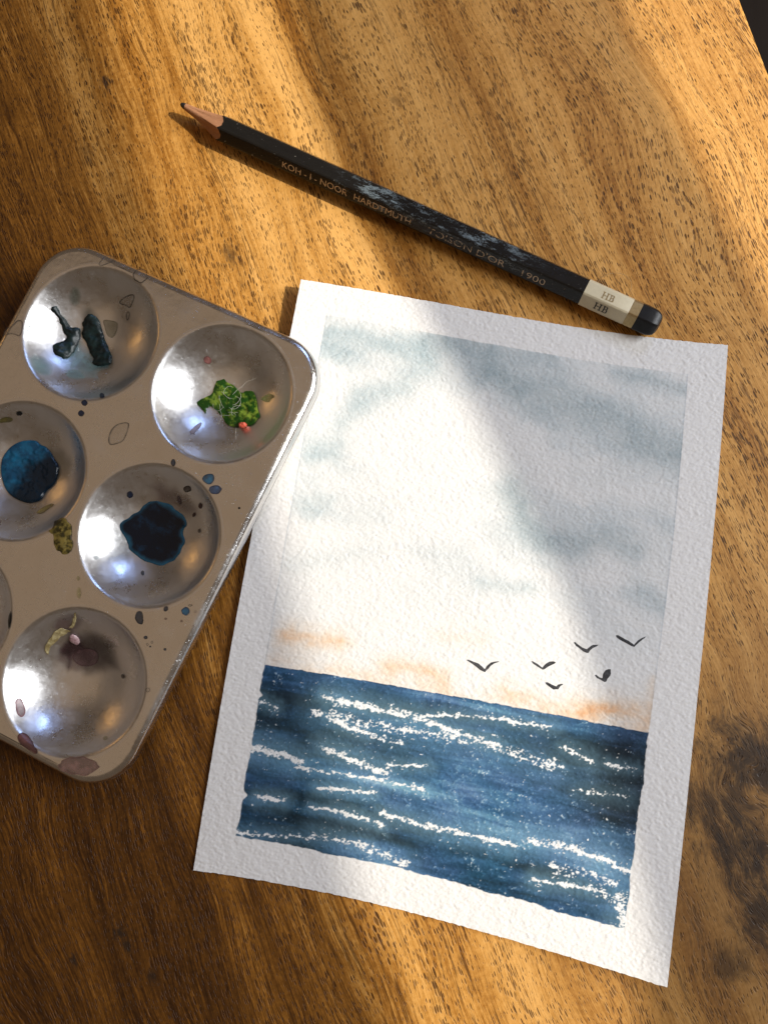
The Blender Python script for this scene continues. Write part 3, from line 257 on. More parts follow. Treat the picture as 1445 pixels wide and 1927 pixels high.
def sstep(x, a, b):
    t = np.clip((x - a) / (b - a), 0, 1)
    return t * t * (3 - 2 * t)

def seg_dist(px, py, pts):
    """distance of points to an open polyline and the running fraction"""
    best = np.full(px.shape, 1e9)
    for (x0, y0), (x1, y1) in zip(pts[:-1], pts[1:]):
        dx, dy = x1 - x0, y1 - y0
        l2 = dx * dx + dy * dy + 1e-9
        t = np.clip(((px - x0) * dx + (py - y0) * dy) / l2, 0, 1)
        best = np.minimum(best, np.hypot(px - x0 - t * dx, py - y0 - t * dy))
    return best

def in_poly(px, py, poly):
    c = np.zeros(px.shape, bool)
    n = len(poly)
    for i in range(n):
        x0, y0 = poly[i]; x1, y1 = poly[(i + 1) % n]
        cond = ((y0 > py) != (y1 > py)) & (px < (x1 - x0) * (py - y0) / (y1 - y0 + 1e-12) + x0)
        c ^= cond
    return c

def nearest_on_poly(px, py, poly):
    best = np.full(px.shape, 1e9); bx = px.copy(); by = py.copy()
    n = len(poly)
    for i in range(n):
        x0, y0 = poly[i]; x1, y1 = poly[(i + 1) % n]
        dx, dy = x1 - x0, y1 - y0
        t = np.clip(((px - x0) * dx + (py - y0) * dy) / (dx * dx + dy * dy + 1e-12), 0, 1)
        qx, qy = x0 + t * dx, y0 + t * dy
        d = np.hypot(px - qx, py - qy)
        m = d < best
        best = np.where(m, d, best); bx = np.where(m, qx, bx); by = np.where(m, qy, by)
    return best, bx, by

def round_poly(poly, times=2):
    p = np.array(poly, float)
    for _ in range(times):
        q = np.roll(p, -1, axis=0)
        p = np.stack([0.75 * p + 0.25 * q, 0.25 * p + 0.75 * q], 1).reshape(-1, 2)
    return p

def fill_poly(poly, step):
    """grid fill of a closed outline: verts (n,2), quads, distance to the outline"""
    poly = [tuple(p) for p in poly]
    a = np.array(poly)
    x0, y0 = a.min(0) - step; x1, y1 = a.max(0) + step
    nx = max(3, int((x1 - x0) / step)); ny = max(3, int((y1 - y0) / step))
    gx, gy = np.meshgrid(np.linspace(x0, x1, nx + 1), np.linspace(y0, y1, ny + 1))
    cx = (gx[:-1, :-1] + gx[1:, 1:]) / 2; cy = (gy[:-1, :-1] + gy[1:, 1:]) / 2
    keep = in_poly(cx, cy, poly)
    inside = in_poly(gx, gy, poly)
    d, bx, by = nearest_on_poly(gx, gy, poly)
    use = np.zeros(gx.shape, int); full = np.zeros(gx.shape, int)
    for j, i in ((0, 0), (0, 1), (1, 0), (1, 1)):
        use[j:j + ny, i:i + nx] += keep
    border = (use > 0) & (use < 4)
    X = np.where(border | ~inside, bx, gx); Y = np.where(border | ~inside, by, gy)
    D = np.where(border | ~inside, 0.0, d)
    idx = np.arange(gx.size).reshape(gx.shape)
    f = np.stack([idx[:-1, :-1], idx[:-1, 1:], idx[1:, 1:], idx[1:, :-1]], -1)[keep]
    u, inv = np.unique(f, return_inverse=True)
    return np.stack([X.ravel()[u], Y.ravel()[u]], 1), inv.reshape(f.shape), D.ravel()[u]

# ------------------------------------------------------------------ wood of the table
GRAIN = Vector((0.375, -0.927, 0)).normalized()
ACROSS = Vector((0.927, 0.375, 0)).normalized()

def wood_material():
    w = NT('oiled_table_wood')
    p = w.scaled(w.obj(), 1000.0)                       # millimetres
    x = w.dot(p, ACROSS); y = w.dot(p, GRAIN)
    # slow wander of the grain, stronger round the two knots
    sep = w.n('ShaderNodeSeparateXYZ'); w.put(sep.inputs[0], p)
    def blob(cx, cy, r):
        dx = w.math('SUBTRACT', sep.outputs[0], cx); dy = w.math('SUBTRACT', sep.outputs[1], cy)
        d = w.math('SQRT', w.math('ADD', w.math('MULTIPLY', dx, dx), w.math('MULTIPLY', dy, dy)))
        return w.step(d, r, 0.0)
    knot = w.math('ADD', blob(112.0, -85.0, 85.0), w.math('MULTIPLY', blob(-108.0, -112.0, 45.0), 0.5), clamp=True)
    wander = w.noise(w.vec(w.math('DIVIDE', x, 70.0), w.math('DIVIDE', y, 150.0)), 1.0, 2)
    wander2 = w.noise(w.vec(w.math('DIVIDE', x, 13.0), w.math('DIVIDE', y, 38.0)), 1.0, 2)
    swirl = w.noise(w.vec(w.math('DIVIDE', x, 17.0), w.math('DIVIDE', y, 21.0), 3.0), 1.0, 2)
    xw = w.math('ADD', x, w.math('MULTIPLY', w.math('SUBTRACT', wander, 0.5), 26.0))
    xw = w.math('ADD', xw, w.math('MULTIPLY', w.math('SUBTRACT', wander2, 0.5), 3.2))
    xw = w.math('ADD', xw, w.math('MULTIPLY', w.math('MULTIPLY', w.math('SUBTRACT', swirl, 0.5), 16.0), knot))
    yw = w.math('ADD', y, w.math('MULTIPLY', w.math('MULTIPLY', w.math('SUBTRACT', wander2, 0.5), 14.0), knot))
    def at(a, b, z=0.0):
        return w.vec(w.math('DIVIDE', xw, a), w.math('DIVIDE', yw, b), z)
    heart_shade = w.step(w.math('ADD', x, w.math('MULTIPLY', w.math('SUBTRACT', wander, 0.5), 60.0)), -5.0, -75.0)   # darker heartwood to the left, with shade worked into its colour
    band = w.noise(at(17.0, 520.0), 1.0, 2.0, 0.55)              # broad growth bands
    band2 = w.noise(at(4.2, 260.0, 5.0), 1.0, 2.0, 0.6)
    fibre = w.noise(at(0.55, 13.0, 2.0), 1.0, 3.0, 0.65)         # fine fibres
    mottle = w.noise(at(1.1, 1.6, 9.0), 1.0, 4.0, 0.7)
    # open pores: short dark dashes along the grain
    dense = w.step(w.noise(at(6.5, 60.0, 4.0), 1.0, 3.0, 0.6), 0.28, 0.72)
    v1, c1 = w.voronoi(w.vec(w.math('DIVIDE', xw, 0.68), w.math('DIVIDE', yw, 3.3)), two_d=True)
    v2, c2 = w.voronoi(w.vec(w.math('DIVIDE', xw, 0.46), w.math('DIVIDE', yw, 7.5)), two_d=True)
    sc = w.n('ShaderNodeSeparateColor'); w.put(sc.inputs[0], c1)
    thr = w.math('MULTIPLY', w.math('ADD', w.math('MULTIPLY', sc.outputs[0], 0.40), 0.04), w.math('ADD', w.math('MULTIPLY', dense, 1.05), 0.36))
    pore1 = w.math('MULTIPLY', w.step(w.math('SUBTRACT', thr, v1), -0.02, 0.13), w.math('ADD', w.math('MULTIPLY', sc.outputs[1], 0.45), 0.55))
    sc2 = w.n('ShaderNodeSeparateColor'); w.put(sc2.inputs[0], c2)
    thr2 = w.math('MULTIPLY', w.math('MULTIPLY', sc2.outputs[1], 0.40), w.math('ADD', w.math('MULTIPLY', dense, 0.8), 0.35))
    pore2 = w.step(w.math('SUBTRACT', thr2, v2), 0.0, 0.12)
    # long dark vessels in some of the bands
    line = w.noise(at(0.70, 20.0, 6.0), 1.0, 2.0, 0.6)
    lmask = w.math('ADD', w.step(w.noise(at(11.0, 140.0, 8.0), 1.0, 1.0), 0.46, 0.66), heart_shade, clamp=True)
    lines = w.math('MULTIPLY', w.step(line, 0.53, 0.66), lmask)
    hairline = w.step(w.noise(at(0.30, 5.0, 3.0), 1.0, 2.0, 0.6), 0.56, 0.72)
    pores = w.math('MAXIMUM', w.math('MAXIMUM', pore1, w.math('MULTIPLY', pore2, 0.75)), w.math('MULTIPLY', lines, 0.80))
    pores = w.math('MAXIMUM', pores, w.math('MULTIPLY', hairline, 0.52))
    # colour
    band3 = w.noise(at(1.5, 120.0, 11.0), 1.0, 2.0, 0.6)
    tone = w.math('ADD', w.math('ADD', w.math('MULTIPLY', w.math('SUBTRACT', w.math('MULTIPLY', band, 1.15), 0.075), 0.52), w.math('MULTIPLY', band2, 0.26)), w.math('MULTIPLY', band3, 0.22))
    tone = w.math('ADD', tone, w.math('MULTIPLY', w.math('SUBTRACT', fibre, 0.5), w.math('ADD', 0.46, w.math('MULTIPLY', heart_shade, 0.24))))
    tone = w.math('ADD', tone, w.math('MULTIPLY', w.math('SUBTRACT', mottle, 0.5), 0.30))
    tone = w.math('SUBTRACT', w.math('ADD', tone, 0.085), w.math('ADD', w.math('MULTIPLY', heart_shade, 0.22), w.math('MULTIPLY', w.step(x, -50.0, -120.0), 0.21)))  # left side lowered further, heartwood and painted shade together
    # one darker, speckled growth band that runs past the pencil
    edge = w.math('ADD', w.math('SUBTRACT', x, 31.0), w.math('MULTIPLY', w.math('SUBTRACT', wander2, 0.5), 9.0))
    dark_band = w.math('MULTIPLY', w.step(edge, -7.0, 0.0), w.step(edge, 13.0, 2.0))
    tone = w.math('SUBTRACT', tone, w.math('MULTIPLY', dark_band, w.math('ADD', 0.07, w.math('MULTIPLY', mottle, 0.12))))
    ramp = w.n('ShaderNodeValToRGB')
    w.put(ramp.inputs[0], tone)
    cr = ramp.color_ramp
    cr.elements[0].position = 0.06; cr.elements[0].color = (0.036, 0.012, 0.001, 1)
    cr.elements[1].position = 0.72; cr.elements[1].color = (0.690, 0.372, 0.104, 1)
    for pos, c4 in ((0.25, (0.135, 0.050, 0.005, 1)), (0.42, (0.300, 0.121, 0.015, 1)), (0.55, (0.505, 0.243, 0.050, 1))):
        cr.elements.new(pos).color = c4
    col = w.mix(w.math('MULTIPLY', pores, 0.93), ramp.outputs[0], (0.048, 0.016, 0.002))
    # stain of the knot wood: slightly greyer brown
    col = w.mix(w.math('MULTIPLY', blob(118.0, -105.0, 110.0), 0.85), col, w.mix(mottle, (0.08, 0.040, 0.013), (0.22, 0.120, 0.045)))
    # dark spills and knots
    big = None
    spill_noise = w.noise(w.vec(w.math('DIVIDE', xw, 5.5), w.math('DIVIDE', yw, 12.0), 1.0), 1.0, 6.0, 0.72)
    spill_fine = w.noise(w.vec(w.math('DIVIDE', x, 0.9), w.math('DIVIDE', y, 2.6), 1.0), 1.0, 3.0, 0.6)
    for i, (cx, cy) in enumerate(SPOTS):
        r = (13, 10, 9, 13, 8, 6, 2.2, 2.0, 1.6, 1.8, 2.2, 3.4, 3.0, 2.0)[i]
        k = (.92, .85, .8, .95, .9, .7, .9, .8, .9, .8, .8, .6, .45, .4)[i]
        dx = w.math('SUBTRACT', sep.outputs[0], cx); dy = w.math('SUBTRACT', sep.outputs[1], cy)
        al = w.math('ADD', w.math('MULTIPLY', dx, GRAIN.x * 0.66), w.math('MULTIPLY', dy, GRAIN.y * 0.66))
        ac = w.math('ADD', w.math('MULTIPLY', dx, ACROSS.x), w.math('MULTIPLY', dy, ACROSS.y))
        d = w.math('SQRT', w.math('ADD', w.math('MULTIPLY', al, al), w.math('MULTIPLY', ac, ac)))
        d = w.math('ADD', w.math('DIVIDE', d, r), w.math('MULTIPLY', w.math('SUBTRACT', spill_noise if i < 6 else spill_fine, 0.5), 3.4 if i < 6 else 2.6))
        s = w.math('MULTIPLY', w.step(d, 1.15, 0.05), k)
        big = s if big is None else w.math('MAXIMUM', big, s)
    col = w.mix(big, col, (0.022, 0.013, 0.008))
    h = w.math('ADD', w.math('MULTIPLY', fibre, 0.35), w.math('MULTIPLY', mottle, 0.25))
    h = w.math('SUBTRACT', h, w.math('MULTIPLY', pore1, 0.9))
    rough = w.math('ADD', 0.42, w.math('MULTIPLY', mottle, 0.2))
    return w.set(Base_Color=col, Roughness=rough, Specular_IOR_Level=0.30, Normal=w.bump(h, 0.00013))

M_WOOD = wood_material()

# table top: solid slab with a rounded long edge, turned like the real one
def build_table():
    e = Vector((0.267, -0.9637, 0)).normalized()         # along the visible edge
    n = Vector((-0.9637, -0.267, 0)).normalized()        # inwards
    p0 = Vector((0.11399, 0.16336, 0))
    bm = bmesh.new()
    quad = [p0 - e * 0.40, p0 + e * 0.75, p0 + e * 0.75 + n * 0.75, p0 - e * 0.40 + n * 0.75]
    top = [bm.verts.new(q) for q in quad]
    bot = [bm.verts.new(q - Vector((0, 0, 0.028))) for q in quad]
    bm.faces.new(top)
    bm.faces.new(bot[::-1])
    for i in range(4):
        bm.faces.new((top[i], bot[i], bot[(i + 1) % 4], top[(i + 1) % 4]))
    bmesh.ops.recalc_face_normals(bm, faces=bm.faces)
    bmesh.ops.bevel(bm, geom=[ed for ed in bm.edges], offset=0.0018, segments=4, affect='EDGES', profile=0.5)
    me = bpy.data.meshes.new('table_top')
    bm.to_mesh(me); bm.free()
    return tag(link('table_top', me, M_WOOD), kind='structure')
build_table()

def build_floor():
    w = NT('dark_floor_boards')
    p = w.scaled(w.obj(), 1.0)
    n = w.noise(w.scaled(w.obj(), (40, 4, 1)), 1.0, 4, 0.6)
    c = w.mix(n, (0.018, 0.012, 0.008), (0.050, 0.036, 0.024))
    m = w.set(Base_Color=c, Roughness=0.6, Normal=w.bump(n, 0.002))
    me = raw_mesh('floor', [(-3, -3, -.74), (3, -3, -.74), (3, 3, -.74), (-3, 3, -.74)], [(0, 1, 2, 3)], False)
    return tag(link('floor', me, m), kind='structure')
build_floor()

# window on the right whose half-drawn blind and cross bar shade the table
def through(pt, px):
    """where the sun ray to table point pt (mm) passes the window plane x = px"""
    a = Vector((pt[0] * MM, pt[1] * MM, 0))
    t = (px - a.x) / (SUN_POS.x - a.x)
    return a + (SUN_POS - a) * t

def window_panel(name, lower, upper, px, thick, mat, parent):
    lo = [through(p, px) for p in lower]; up = [through(p, px) for p in upper]
    n = len(lo); v = []
    for q in lo + up:
        v.append(q)
    for q in lo + up:
        v.append(q + (SUN_POS - q).normalized() * thick)
    f = []
    for i in range(n - 1):
        f += [(i, i + 1, n + i + 1, n + i), (2 * n + i, 3 * n + i, 3 * n + i + 1, 2 * n + i + 1),
              (i, 2 * n + i, 2 * n + i + 1, i + 1), (n + i, n + i + 1, 3 * n + i + 1, 3 * n + i)]
    f += [(0, n, 3 * n, 2 * n), (n - 1, 3 * n - 1, 4 * n - 1, 2 * n - 1)]
    return link(name, raw_mesh(name, v, f, False), mat, parent)

def resample(e, ys):
    e = sorted(e, key=lambda q: q[1])
    return [(float(np.interp(y, [q[1] for q in e], [q[0] for q in e])), float(y)) for y in ys]

def build_window():
    m = plain('window_frame_paint', (0.30, 0.26, 0.22), 0.6)
    root = bpy.data.objects.new('window_frame', None)
    C.objects.link(root)
    tag(root, kind='structure')
    ys = np.linspace(-190, 220, 16)
    PX = 1.05
    e1 = resample(SHADE_E1, ys); e2 = resample(SHADE_E2, ys); e3 = resample(SHADE_E3, ys)
    window_panel('blind', e1, [(-620.0, y) for y in ys], PX + 0.12, 0.012, m, root)
    window_panel('cross_bar', e3, e2, PX - 0.05, 0.012, m, root)
build_window()

# ------------------------------------------------------------------ painted sheet of paper
PW, PH = 128.0, 178.0

def edge_fn(c):
    c = np.array(c, float)
    d = np.r_[0, np.cumsum(np.hypot(*np.diff(c, axis=0).T))]
    t = d / d[-1]
    k = np.polyfit(t, c, 3)
    def g(x):
        return np.stack([np.polyval(k[:, i], x) + (c[0, i] - np.polyval(k[:, i], 0)) * (1 - x)
                         + (c[-1, i] - np.polyval(k[:, i], 1)) * x for i in (0, 1)], -1)
    return g
gT, gB, gL, gR = edge_fn(EDGE_TOP), edge_fn(EDGE_BOTTOM), edge_fn(EDGE_LEFT), edge_fn(EDGE_RIGHT)
cBL, cBR, cTL, cTR = (np.array(a) for a in (EDGE_BOTTOM[0], EDGE_BOTTOM[-1], EDGE_TOP[0], EDGE_TOP[-1]))

def sheet_xy(u, v):
    U = u[..., None]; V = v[..., None]
    c = (1 - U) * (1 - V) * cBL + U * (1 - V) * cBR + (1 - U) * V * cTL + U * V * cTR
    return (1 - V) * gB(u) + V * gT(u) + (1 - U) * gL(v) + U * gR(v) - c

def sheet_lift(u, v):
    a = np.clip(1 - u / 0.75, 0, 1) ** 2 * np.clip((v - 0.02) / 0.98, 0, 1) ** 1.5 * 4.3
    b = np.clip((u - 0.35) / .65, 0, 1) ** 2 * np.clip((0.45 - v) / .45, 0, 1) ** 1.5 * 4.0
    return 0.35 + a + b

def paper_grain(s, t):
    """cold-pressed tooth, roughly -1..1"""
    wx = vnoise(s / 3.0, t / 3.0, 70) * 0.5; wy = vnoise(s / 3.0, t / 3.0, 71) * 0.5
    a = vnoise((s + wx) / 1.05, (t + wy) / 0.80, 50)
    b = vnoise((s * 0.8 + t * 0.6) / 0.62, (t * 0.8 - s * 0.6) / 0.50, 51)
    c = vnoise(s / 2.3, t / 1.9, 52)
    d = vnoise(s / 0.36, t / 0.34, 53)
    return 0.48 * a + 0.46 * b + 0.22 * c + 0.10 * d

def paint_sheet(s, t, grain):
    """pigment on the sheet: linear reflectance (n,m,3), part id 0 bare / 1 sky / 2 sea"""
    fine = vnoise(s / 0.33, t / 0.33, 60)
    tooth = np.clip(0.65 * grain + 0.45 * fine, -1, 1)
    paper = np.array([0.735, 0.730, 0.720])
    col = np.ones(s.shape + (3,)) * paper
    col *= (1 + 0.010 * fbm(s / 9, t / 9, 80))[..., None]
    left = 9.6 + 0.5 * sstep(t, 120, 60) * 1.0
    right = 117.3 - 1.5 * sstep(t, 130, 20)
    hor = 60.35 + 2.9 * sstep(s, 20, 125) + 0.16 * vnoise(s / 1.6, s * 0 + 3.3, 63)
    rag = vnoise(t / 0.9, t * 0 + 1.5, 64) * 0.22 + vnoise(t / 4.1, t * 0 + 8.5, 65) * 0.35
    notch = np.exp(-((t - 22.6) / 0.9) ** 2) * 1.3 + np.exp(-((t - 51.5) / 0.8) ** 2) * 0.9 + np.exp(-((t - 36.2) / 0.7) ** 2) * 0.8
    sea_l = left + 0.2 + rag * 0.8 + notch
    sea_r = right + 0.1 + vnoise(t / 1.1, t * 0 + 5.5, 66) * 0.2 + vnoise(t / 5, t * 0 + 2.5, 67) * 0.25
    sea_b = 10.75 + 0.22 * vnoise(s / 1.2, s * 0 + 7.7, 68) + 0.3 * vnoise(s / 9, s * 0 + 1.2, 69)
    sky = sstep(s, left - 0.08, left + 0.08) * sstep(s, right + 0.08, right - 0.08) * sstep(t, hor - 0.05, hor + 0.05) \
        * sstep(t, 168.15 + 0.1 * vnoise(s / 3, s * 0, 61), 168.0 + 0.1 * vnoise(s / 3, s * 0, 61))
    # --- sky washes
    wx = s + 3.0 * fbm(s / 13, t / 13, 90) + 0.5 * vnoise(s / 2, t / 2, 94); wy = t + 2.6 * fbm(s / 13, t / 13, 95) + 0.5 * vnoise(s / 2, t / 2, 99)
    def wash(lst, soft=1.9):
        k = np.zeros(s.shape)
        for pts, hw, st_ in lst:
            d = seg_dist(wx, wy, pts)
            k = k + st_ * np.exp(-(d / (hw * 0.85)) ** soft) * (1 - 0.35 * k)
        return np.clip(k, 0, 1.25)
    patch = 1 + 0.30 * fbm(s / 7, t / 7, 100)
    kg = wash(GREY) * patch; kt = wash(TEAL) * patch
    ko = wash([(p_, h_ * 1.25, k_) for p_, h_, k_ in ORANGE], 1.5) * np.clip(0.85 + 0.9 * fbm(s / 5.0, t / 2.6, 175), 0.1, 1.6)
    gran = 1 + 0.32 * tooth
    def layer(c, k, tint):
        k = np.clip(k * gran, 0, 1.4)[..., None] * sky[..., None]
        return c * np.power(np.array(tint), k)
    col = layer(col, kg * 0.54, (0.42, 0.51, 0.55))
    col = layer(col, kt * 1.05, (0.50, 0.61, 0.66))
    col = layer(col, ko * 0.75, (0.97, 0.64, 0.42))
    col = layer(col, 0.07 + 0.27 * sstep(fbm((wx + 0.4 * wy) / 24, wy / 11, 170), -0.15, 0.6) * sstep(t, 78, 105), (0.52, 0.62, 0.68))
    col = layer(col, np.exp(-((s - right) / 0.35) ** 2) * 0.35 + np.exp(-((s - left) / 0.35) ** 2) * 0.40, (0.5, 0.55, 0.62))
    # --- sea
    sea = sstep(s, sea_l - 0.1, sea_l + 0.1) * sstep(s, sea_r + 0.1, sea_r - 0.1) * sstep(t, sea_b - 0.1, sea_b + 0.1) * sstep(t, hor + 0.05, hor - 0.05)
    y = t - 0.03 * s
    ww = 2.0 * fbm(s / 16, y / 5, 110)
    streak = fbm(s / 26, (y + ww) / 2.6, 120, 4, 0.6)
    streak2 = fbm(s / 9, (y + ww) / 0.9, 130, 3)
    tone = 0.53 + 0.24 * streak + 0.12 * streak2 + 0.16 * fbm(s / 14, t / 10, 140)
    for (cx, cy), rx, ry, dl in TONE:
        tone = tone + dl * 0.66 * np.exp(-((s - cx + 4 * ww) / (rx * 1.35)) ** 2 - ((t - cy + ww) / (ry * 0.72)) ** 2)
    tone = tone - 0.10 * np.exp(-((hor - t) / 3.0) ** 2) + 0.085
    tone = np.clip(tone - 0.30 * np.clip(tooth - 0.1, 0, 1) + 0.06 * np.clip(-tooth, 0, 1), 0, 1.15)
    stops = [(0.0, (0.26, 0.42, 0.50)), (0.20, (0.100, 0.220, 0.345)), (0.42, (0.036, 0.105, 0.215)),
             (0.66, (0.013, 0.048, 0.098)), (0.88, (0.006, 0.020, 0.034)), (1.15, (0.004, 0.010, 0.016))]
    sc = np.stack([np.interp(tone, [q[0] for q in stops], [q[1][i] for q in stops]) for i in range(3)], -1)
    hue = fbm(s / 10, t / 7, 150)[..., None]
    sc = sc * (1 + hue * np.array([-0.25, 0.10, -0.02]))
    grey = sstep(s, 88, 116)[..., None] * 0.5 * np.exp(-((t - 48) / 14) ** 2)[..., None]
    sc = sc * (1 - grey) + sc.mean(-1, keepdims=True) * np.array([0.95, 1.0, 1.02]) * grey
    # pale specks where the brush skipped the tooth
    speck = sstep(tooth + 0.35 * vnoise(s / 5, t / 4, 155) - 0.45 * (tone - 0.4), 0.50, 0.95) * 0.42
    foam = np.zeros(s.shape); halo = np.zeros(s.shape)
    fx = s + 0.7 * vnoise(s / 1.3, t / 1.3, 160); fy = t + 0.5 * vnoise(s / 1.1, t / 1.1, 161)
    for pts, hw, dn in FOAM:
        d = seg_dist(fx, fy, pts)
        body = np.exp(-(d / (hw * 0.72)) ** 2.2)
        foam = np.maximum(foam, body * (0.42 + 0.58 * dn))
        halo = np.maximum(halo, np.exp(-(d / (hw * 3.2)) ** 2) * dn)
    brush = 0.45 * grain + 0.40 * vnoise(s / 0.46, t / 0.34, 162) + 0.34 * vnoise(s / 2.6, t / 0.7, 163) + 0.34 * fine
    white = sstep(foam + 0.78 * brush, 0.52, 0.88)
    white = np.maximum(white, sstep(halo * 0.50 + 0.95 * brush, 0.92, 1.12) * 0.85)
    sc = sc * (1 - halo[..., None] * 0.44) + np.array([0.19, 0.35, 0.46]) * halo[..., None] * 0.44
    sc = sc * (1 - speck[..., None]) + np.array([0.45, 0.58, 0.62]) * speck[..., None]
    sc = sc * (1 - white[..., None]) + paper * np.array([1.0, 1.03, 1.05]) * white[..., None]
    # pigment gathered at the horizon line
    sc = sc * (1 - 0.25 * np.exp(-((hor - t) / 0.22) ** 2))[..., None]
    col = col * (1 - sea[..., None]) + sc * sea[..., None]
    part = np.where(sea > 0.5, 2, np.where(sky > 0.5, 1, 0))
    return col, part

def paper_material():
    w = NT('cold_pressed_paper')
    at = w.n('ShaderNodeAttribute', attribute_name='Col')
    n = w.noise(w.obj(), 5200.0, 3, 0.6)
    c = w.mix(1.0, at.outputs['Color'], w.mix(n, (0.93, 0.93, 0.93), (1.0, 1.0, 1.0)), 'MULTIPLY')
    return w.set(Base_Color=c, Roughness=0.85, Specular_IOR_Level=0.18, Normal=w.bump(n, 0.00003))

def build_paper():
    NX, NY = 640, 890
    u, v = np.meshgrid(np.linspace(0, 1, NX + 1), np.linspace(0, 1, NY + 1))
    s, t = u * PW, v * PH
    g = paper_grain(s, t)
    xy = sheet_xy(u, v)
    # hand-cut edge: tiny wander of the outline
    jit = 0.10
    edge = np.exp(-((1 - v) * PH / 1.0) ** 2) + np.exp(-(v * PH / 1.0) ** 2)
    xy[..., 1] += jit * edge * vnoise(s / 0.8, v * 3, 180)
    z = sheet_lift(u, v) + 0.105 * g + 0.14 * fbm(s / 40, t / 40, 190) + 0.4
    col, part = paint_sheet(s, t, g)
    V = np.concatenate([xy, z[..., None]], -1)
    du = np.gradient(V, axis=1); dv = np.gradient(V, axis=0)
    N = np.cross(du, dv); N /= np.linalg.norm(N, axis=-1, keepdims=True)
    idx = np.arange(u.size).reshape(u.shape)
    quads = np.stack([idx[:-1, :-1], idx[:-1, 1:], idx[1:, 1:], idx[1:, :-1]], -1).reshape(-1, 4)
    fpart = part[:-1, :-1].reshape(-1)
    root = bpy.data.objects.new('watercolour_painting', None)
    C.objects.link(root)
    base = Vector((float(V[0, 0, 0]), float(V[0, 0, 1]), 0)) * MM
    root.location = base
    tag(root, 'textured white paper with watercolour blue sea, cloudy sky and six black birds', 'painting')
    M = paper_material()
    flat = (V.reshape(-1, 3) * MM) - np.array(base)
    Nf = N.reshape(-1, 3); cf = col.reshape(-1, 3)
    for name, pid in (('sheet', 0), ('painted_sky', 1), ('painted_sea', 2)):
        f = quads[fpart == pid]
        ids, inv = np.unique(f, return_inverse=True)
        me = np_mesh(name, flat[ids], inv.reshape(-1, 4), Nf[ids], cf[ids])
        link(name, me, M, root)
    # cut edge and back of the sheet
    ring = np.concatenate([idx[0, :-1], idx[:-1, -1], idx[-1, :0:-1], idx[:0:-1, 0]])
    topv = flat[ring]
    botv = topv - np.array([0, 0, 0.00045])
    n = len(ring)
    k = np.arange(n)
    side = np.stack([k, k + n, (k + 1) % n + n, (k + 1) % n], -1)
    vs = np.concatenate([topv, botv])
    sub = idx[::89, ::64]
    bv = flat[sub.ravel()] - np.array([0, 0, 0.00045])
    bi = np.arange(sub.size).reshape(sub.shape) + 2 * n
    bq = np.stack([bi[:-1, :-1], bi[1:, :-1], bi[1:, 1:], bi[:-1, 1:]], -1).reshape(-1, 4)
    vs = np.concatenate([vs, bv])
    me = np_mesh('cut_edge', vs, np.concatenate([side, bq]), None, np.ones((len(vs), 3)) * np.array([0.82, 0.81, 0.79]), smooth=False)
    link('cut_edge', me, M, root)
    # birds: ink on the paper, laid on its tooth
    ink = NT('black_bird_ink')
    nn = ink.noise(ink.obj(), 2500.0, 3, 0.6)
    ink.set(Base_Color=ink.mix(ink.math('MULTIPLY', nn, ink.noise(ink.obj(), 420.0, 2)), (0.008, 0.009, 0.011), (0.13, 0.13, 0.14)), Roughness=0.55, Specular_IOR_Level=0.3)
    zs = z
    def surf(ss, tt):
        fu = np.clip(ss / PW * NX, 0, NX - 1.001); fv = np.clip(tt / PH * NY, 0, NY - 1.001)
        i = fu.astype(int); j = fv.astype(int); a = fu - i; b = fv - j
        P = (V[j, i] * (1 - a)[:, None] + V[j, i + 1] * a[:, None]) * (1 - b)[:, None] + (V[j + 1, i] * (1 - a)[:, None] + V[j + 1, i + 1] * a[:, None]) * b[:, None]
        return P
    for poly in BIRDS:
        pv, pf, pd = fill_poly(poly, 0.13)
        P = surf(pv[:, 0], pv[:, 1])
        P[:, 2] += 0.02 + 0.015 * np.clip(pd / 0.3, 0, 1)
        link('painted_bird', np_mesh('painted_bird', P * MM - np.array(base), pf), ink.m, root)
build_paper()

# ------------------------------------------------------------------ aluminium palette
PAL_C = Vector((-88.22, 2.28, 0)); PAL_A = -0.4478
SXP, SYP = 45.32, 46.8
PZ = 11.0                    # height of the flat top
WR, WD = 20.9, 10.5          # radius and depth of a well
WS = (WR * WR + WD * WD) / (2 * WD)
W_OUT = 22.2
WELLS = [(i * SXP, j * SYP) for j in (1, 0, -1) for i in (-.5, .5)]

def well_z(r):
    r = np.asarray(r, float)
    sph = PZ - WD + WS - np.sqrt(np.maximum(WS * WS - np.minimum(r, WS * 0.97) ** 2, 0))
    k = 1.1
    h = np.clip(0.5 + 0.5 * (PZ - sph) / k, 0, 1)
    z = PZ * (1 - h) + sph * h - k * h * (1 - h)
    return np.where(r >= W_OUT, PZ, z)

def pal_z(x, y):
    best = np.full(np.shape(x), 1e9)
    for cx, cy in WELLS:
        best = np.minimum(best, np.hypot(x - cx, y - cy))
    return well_z(best)

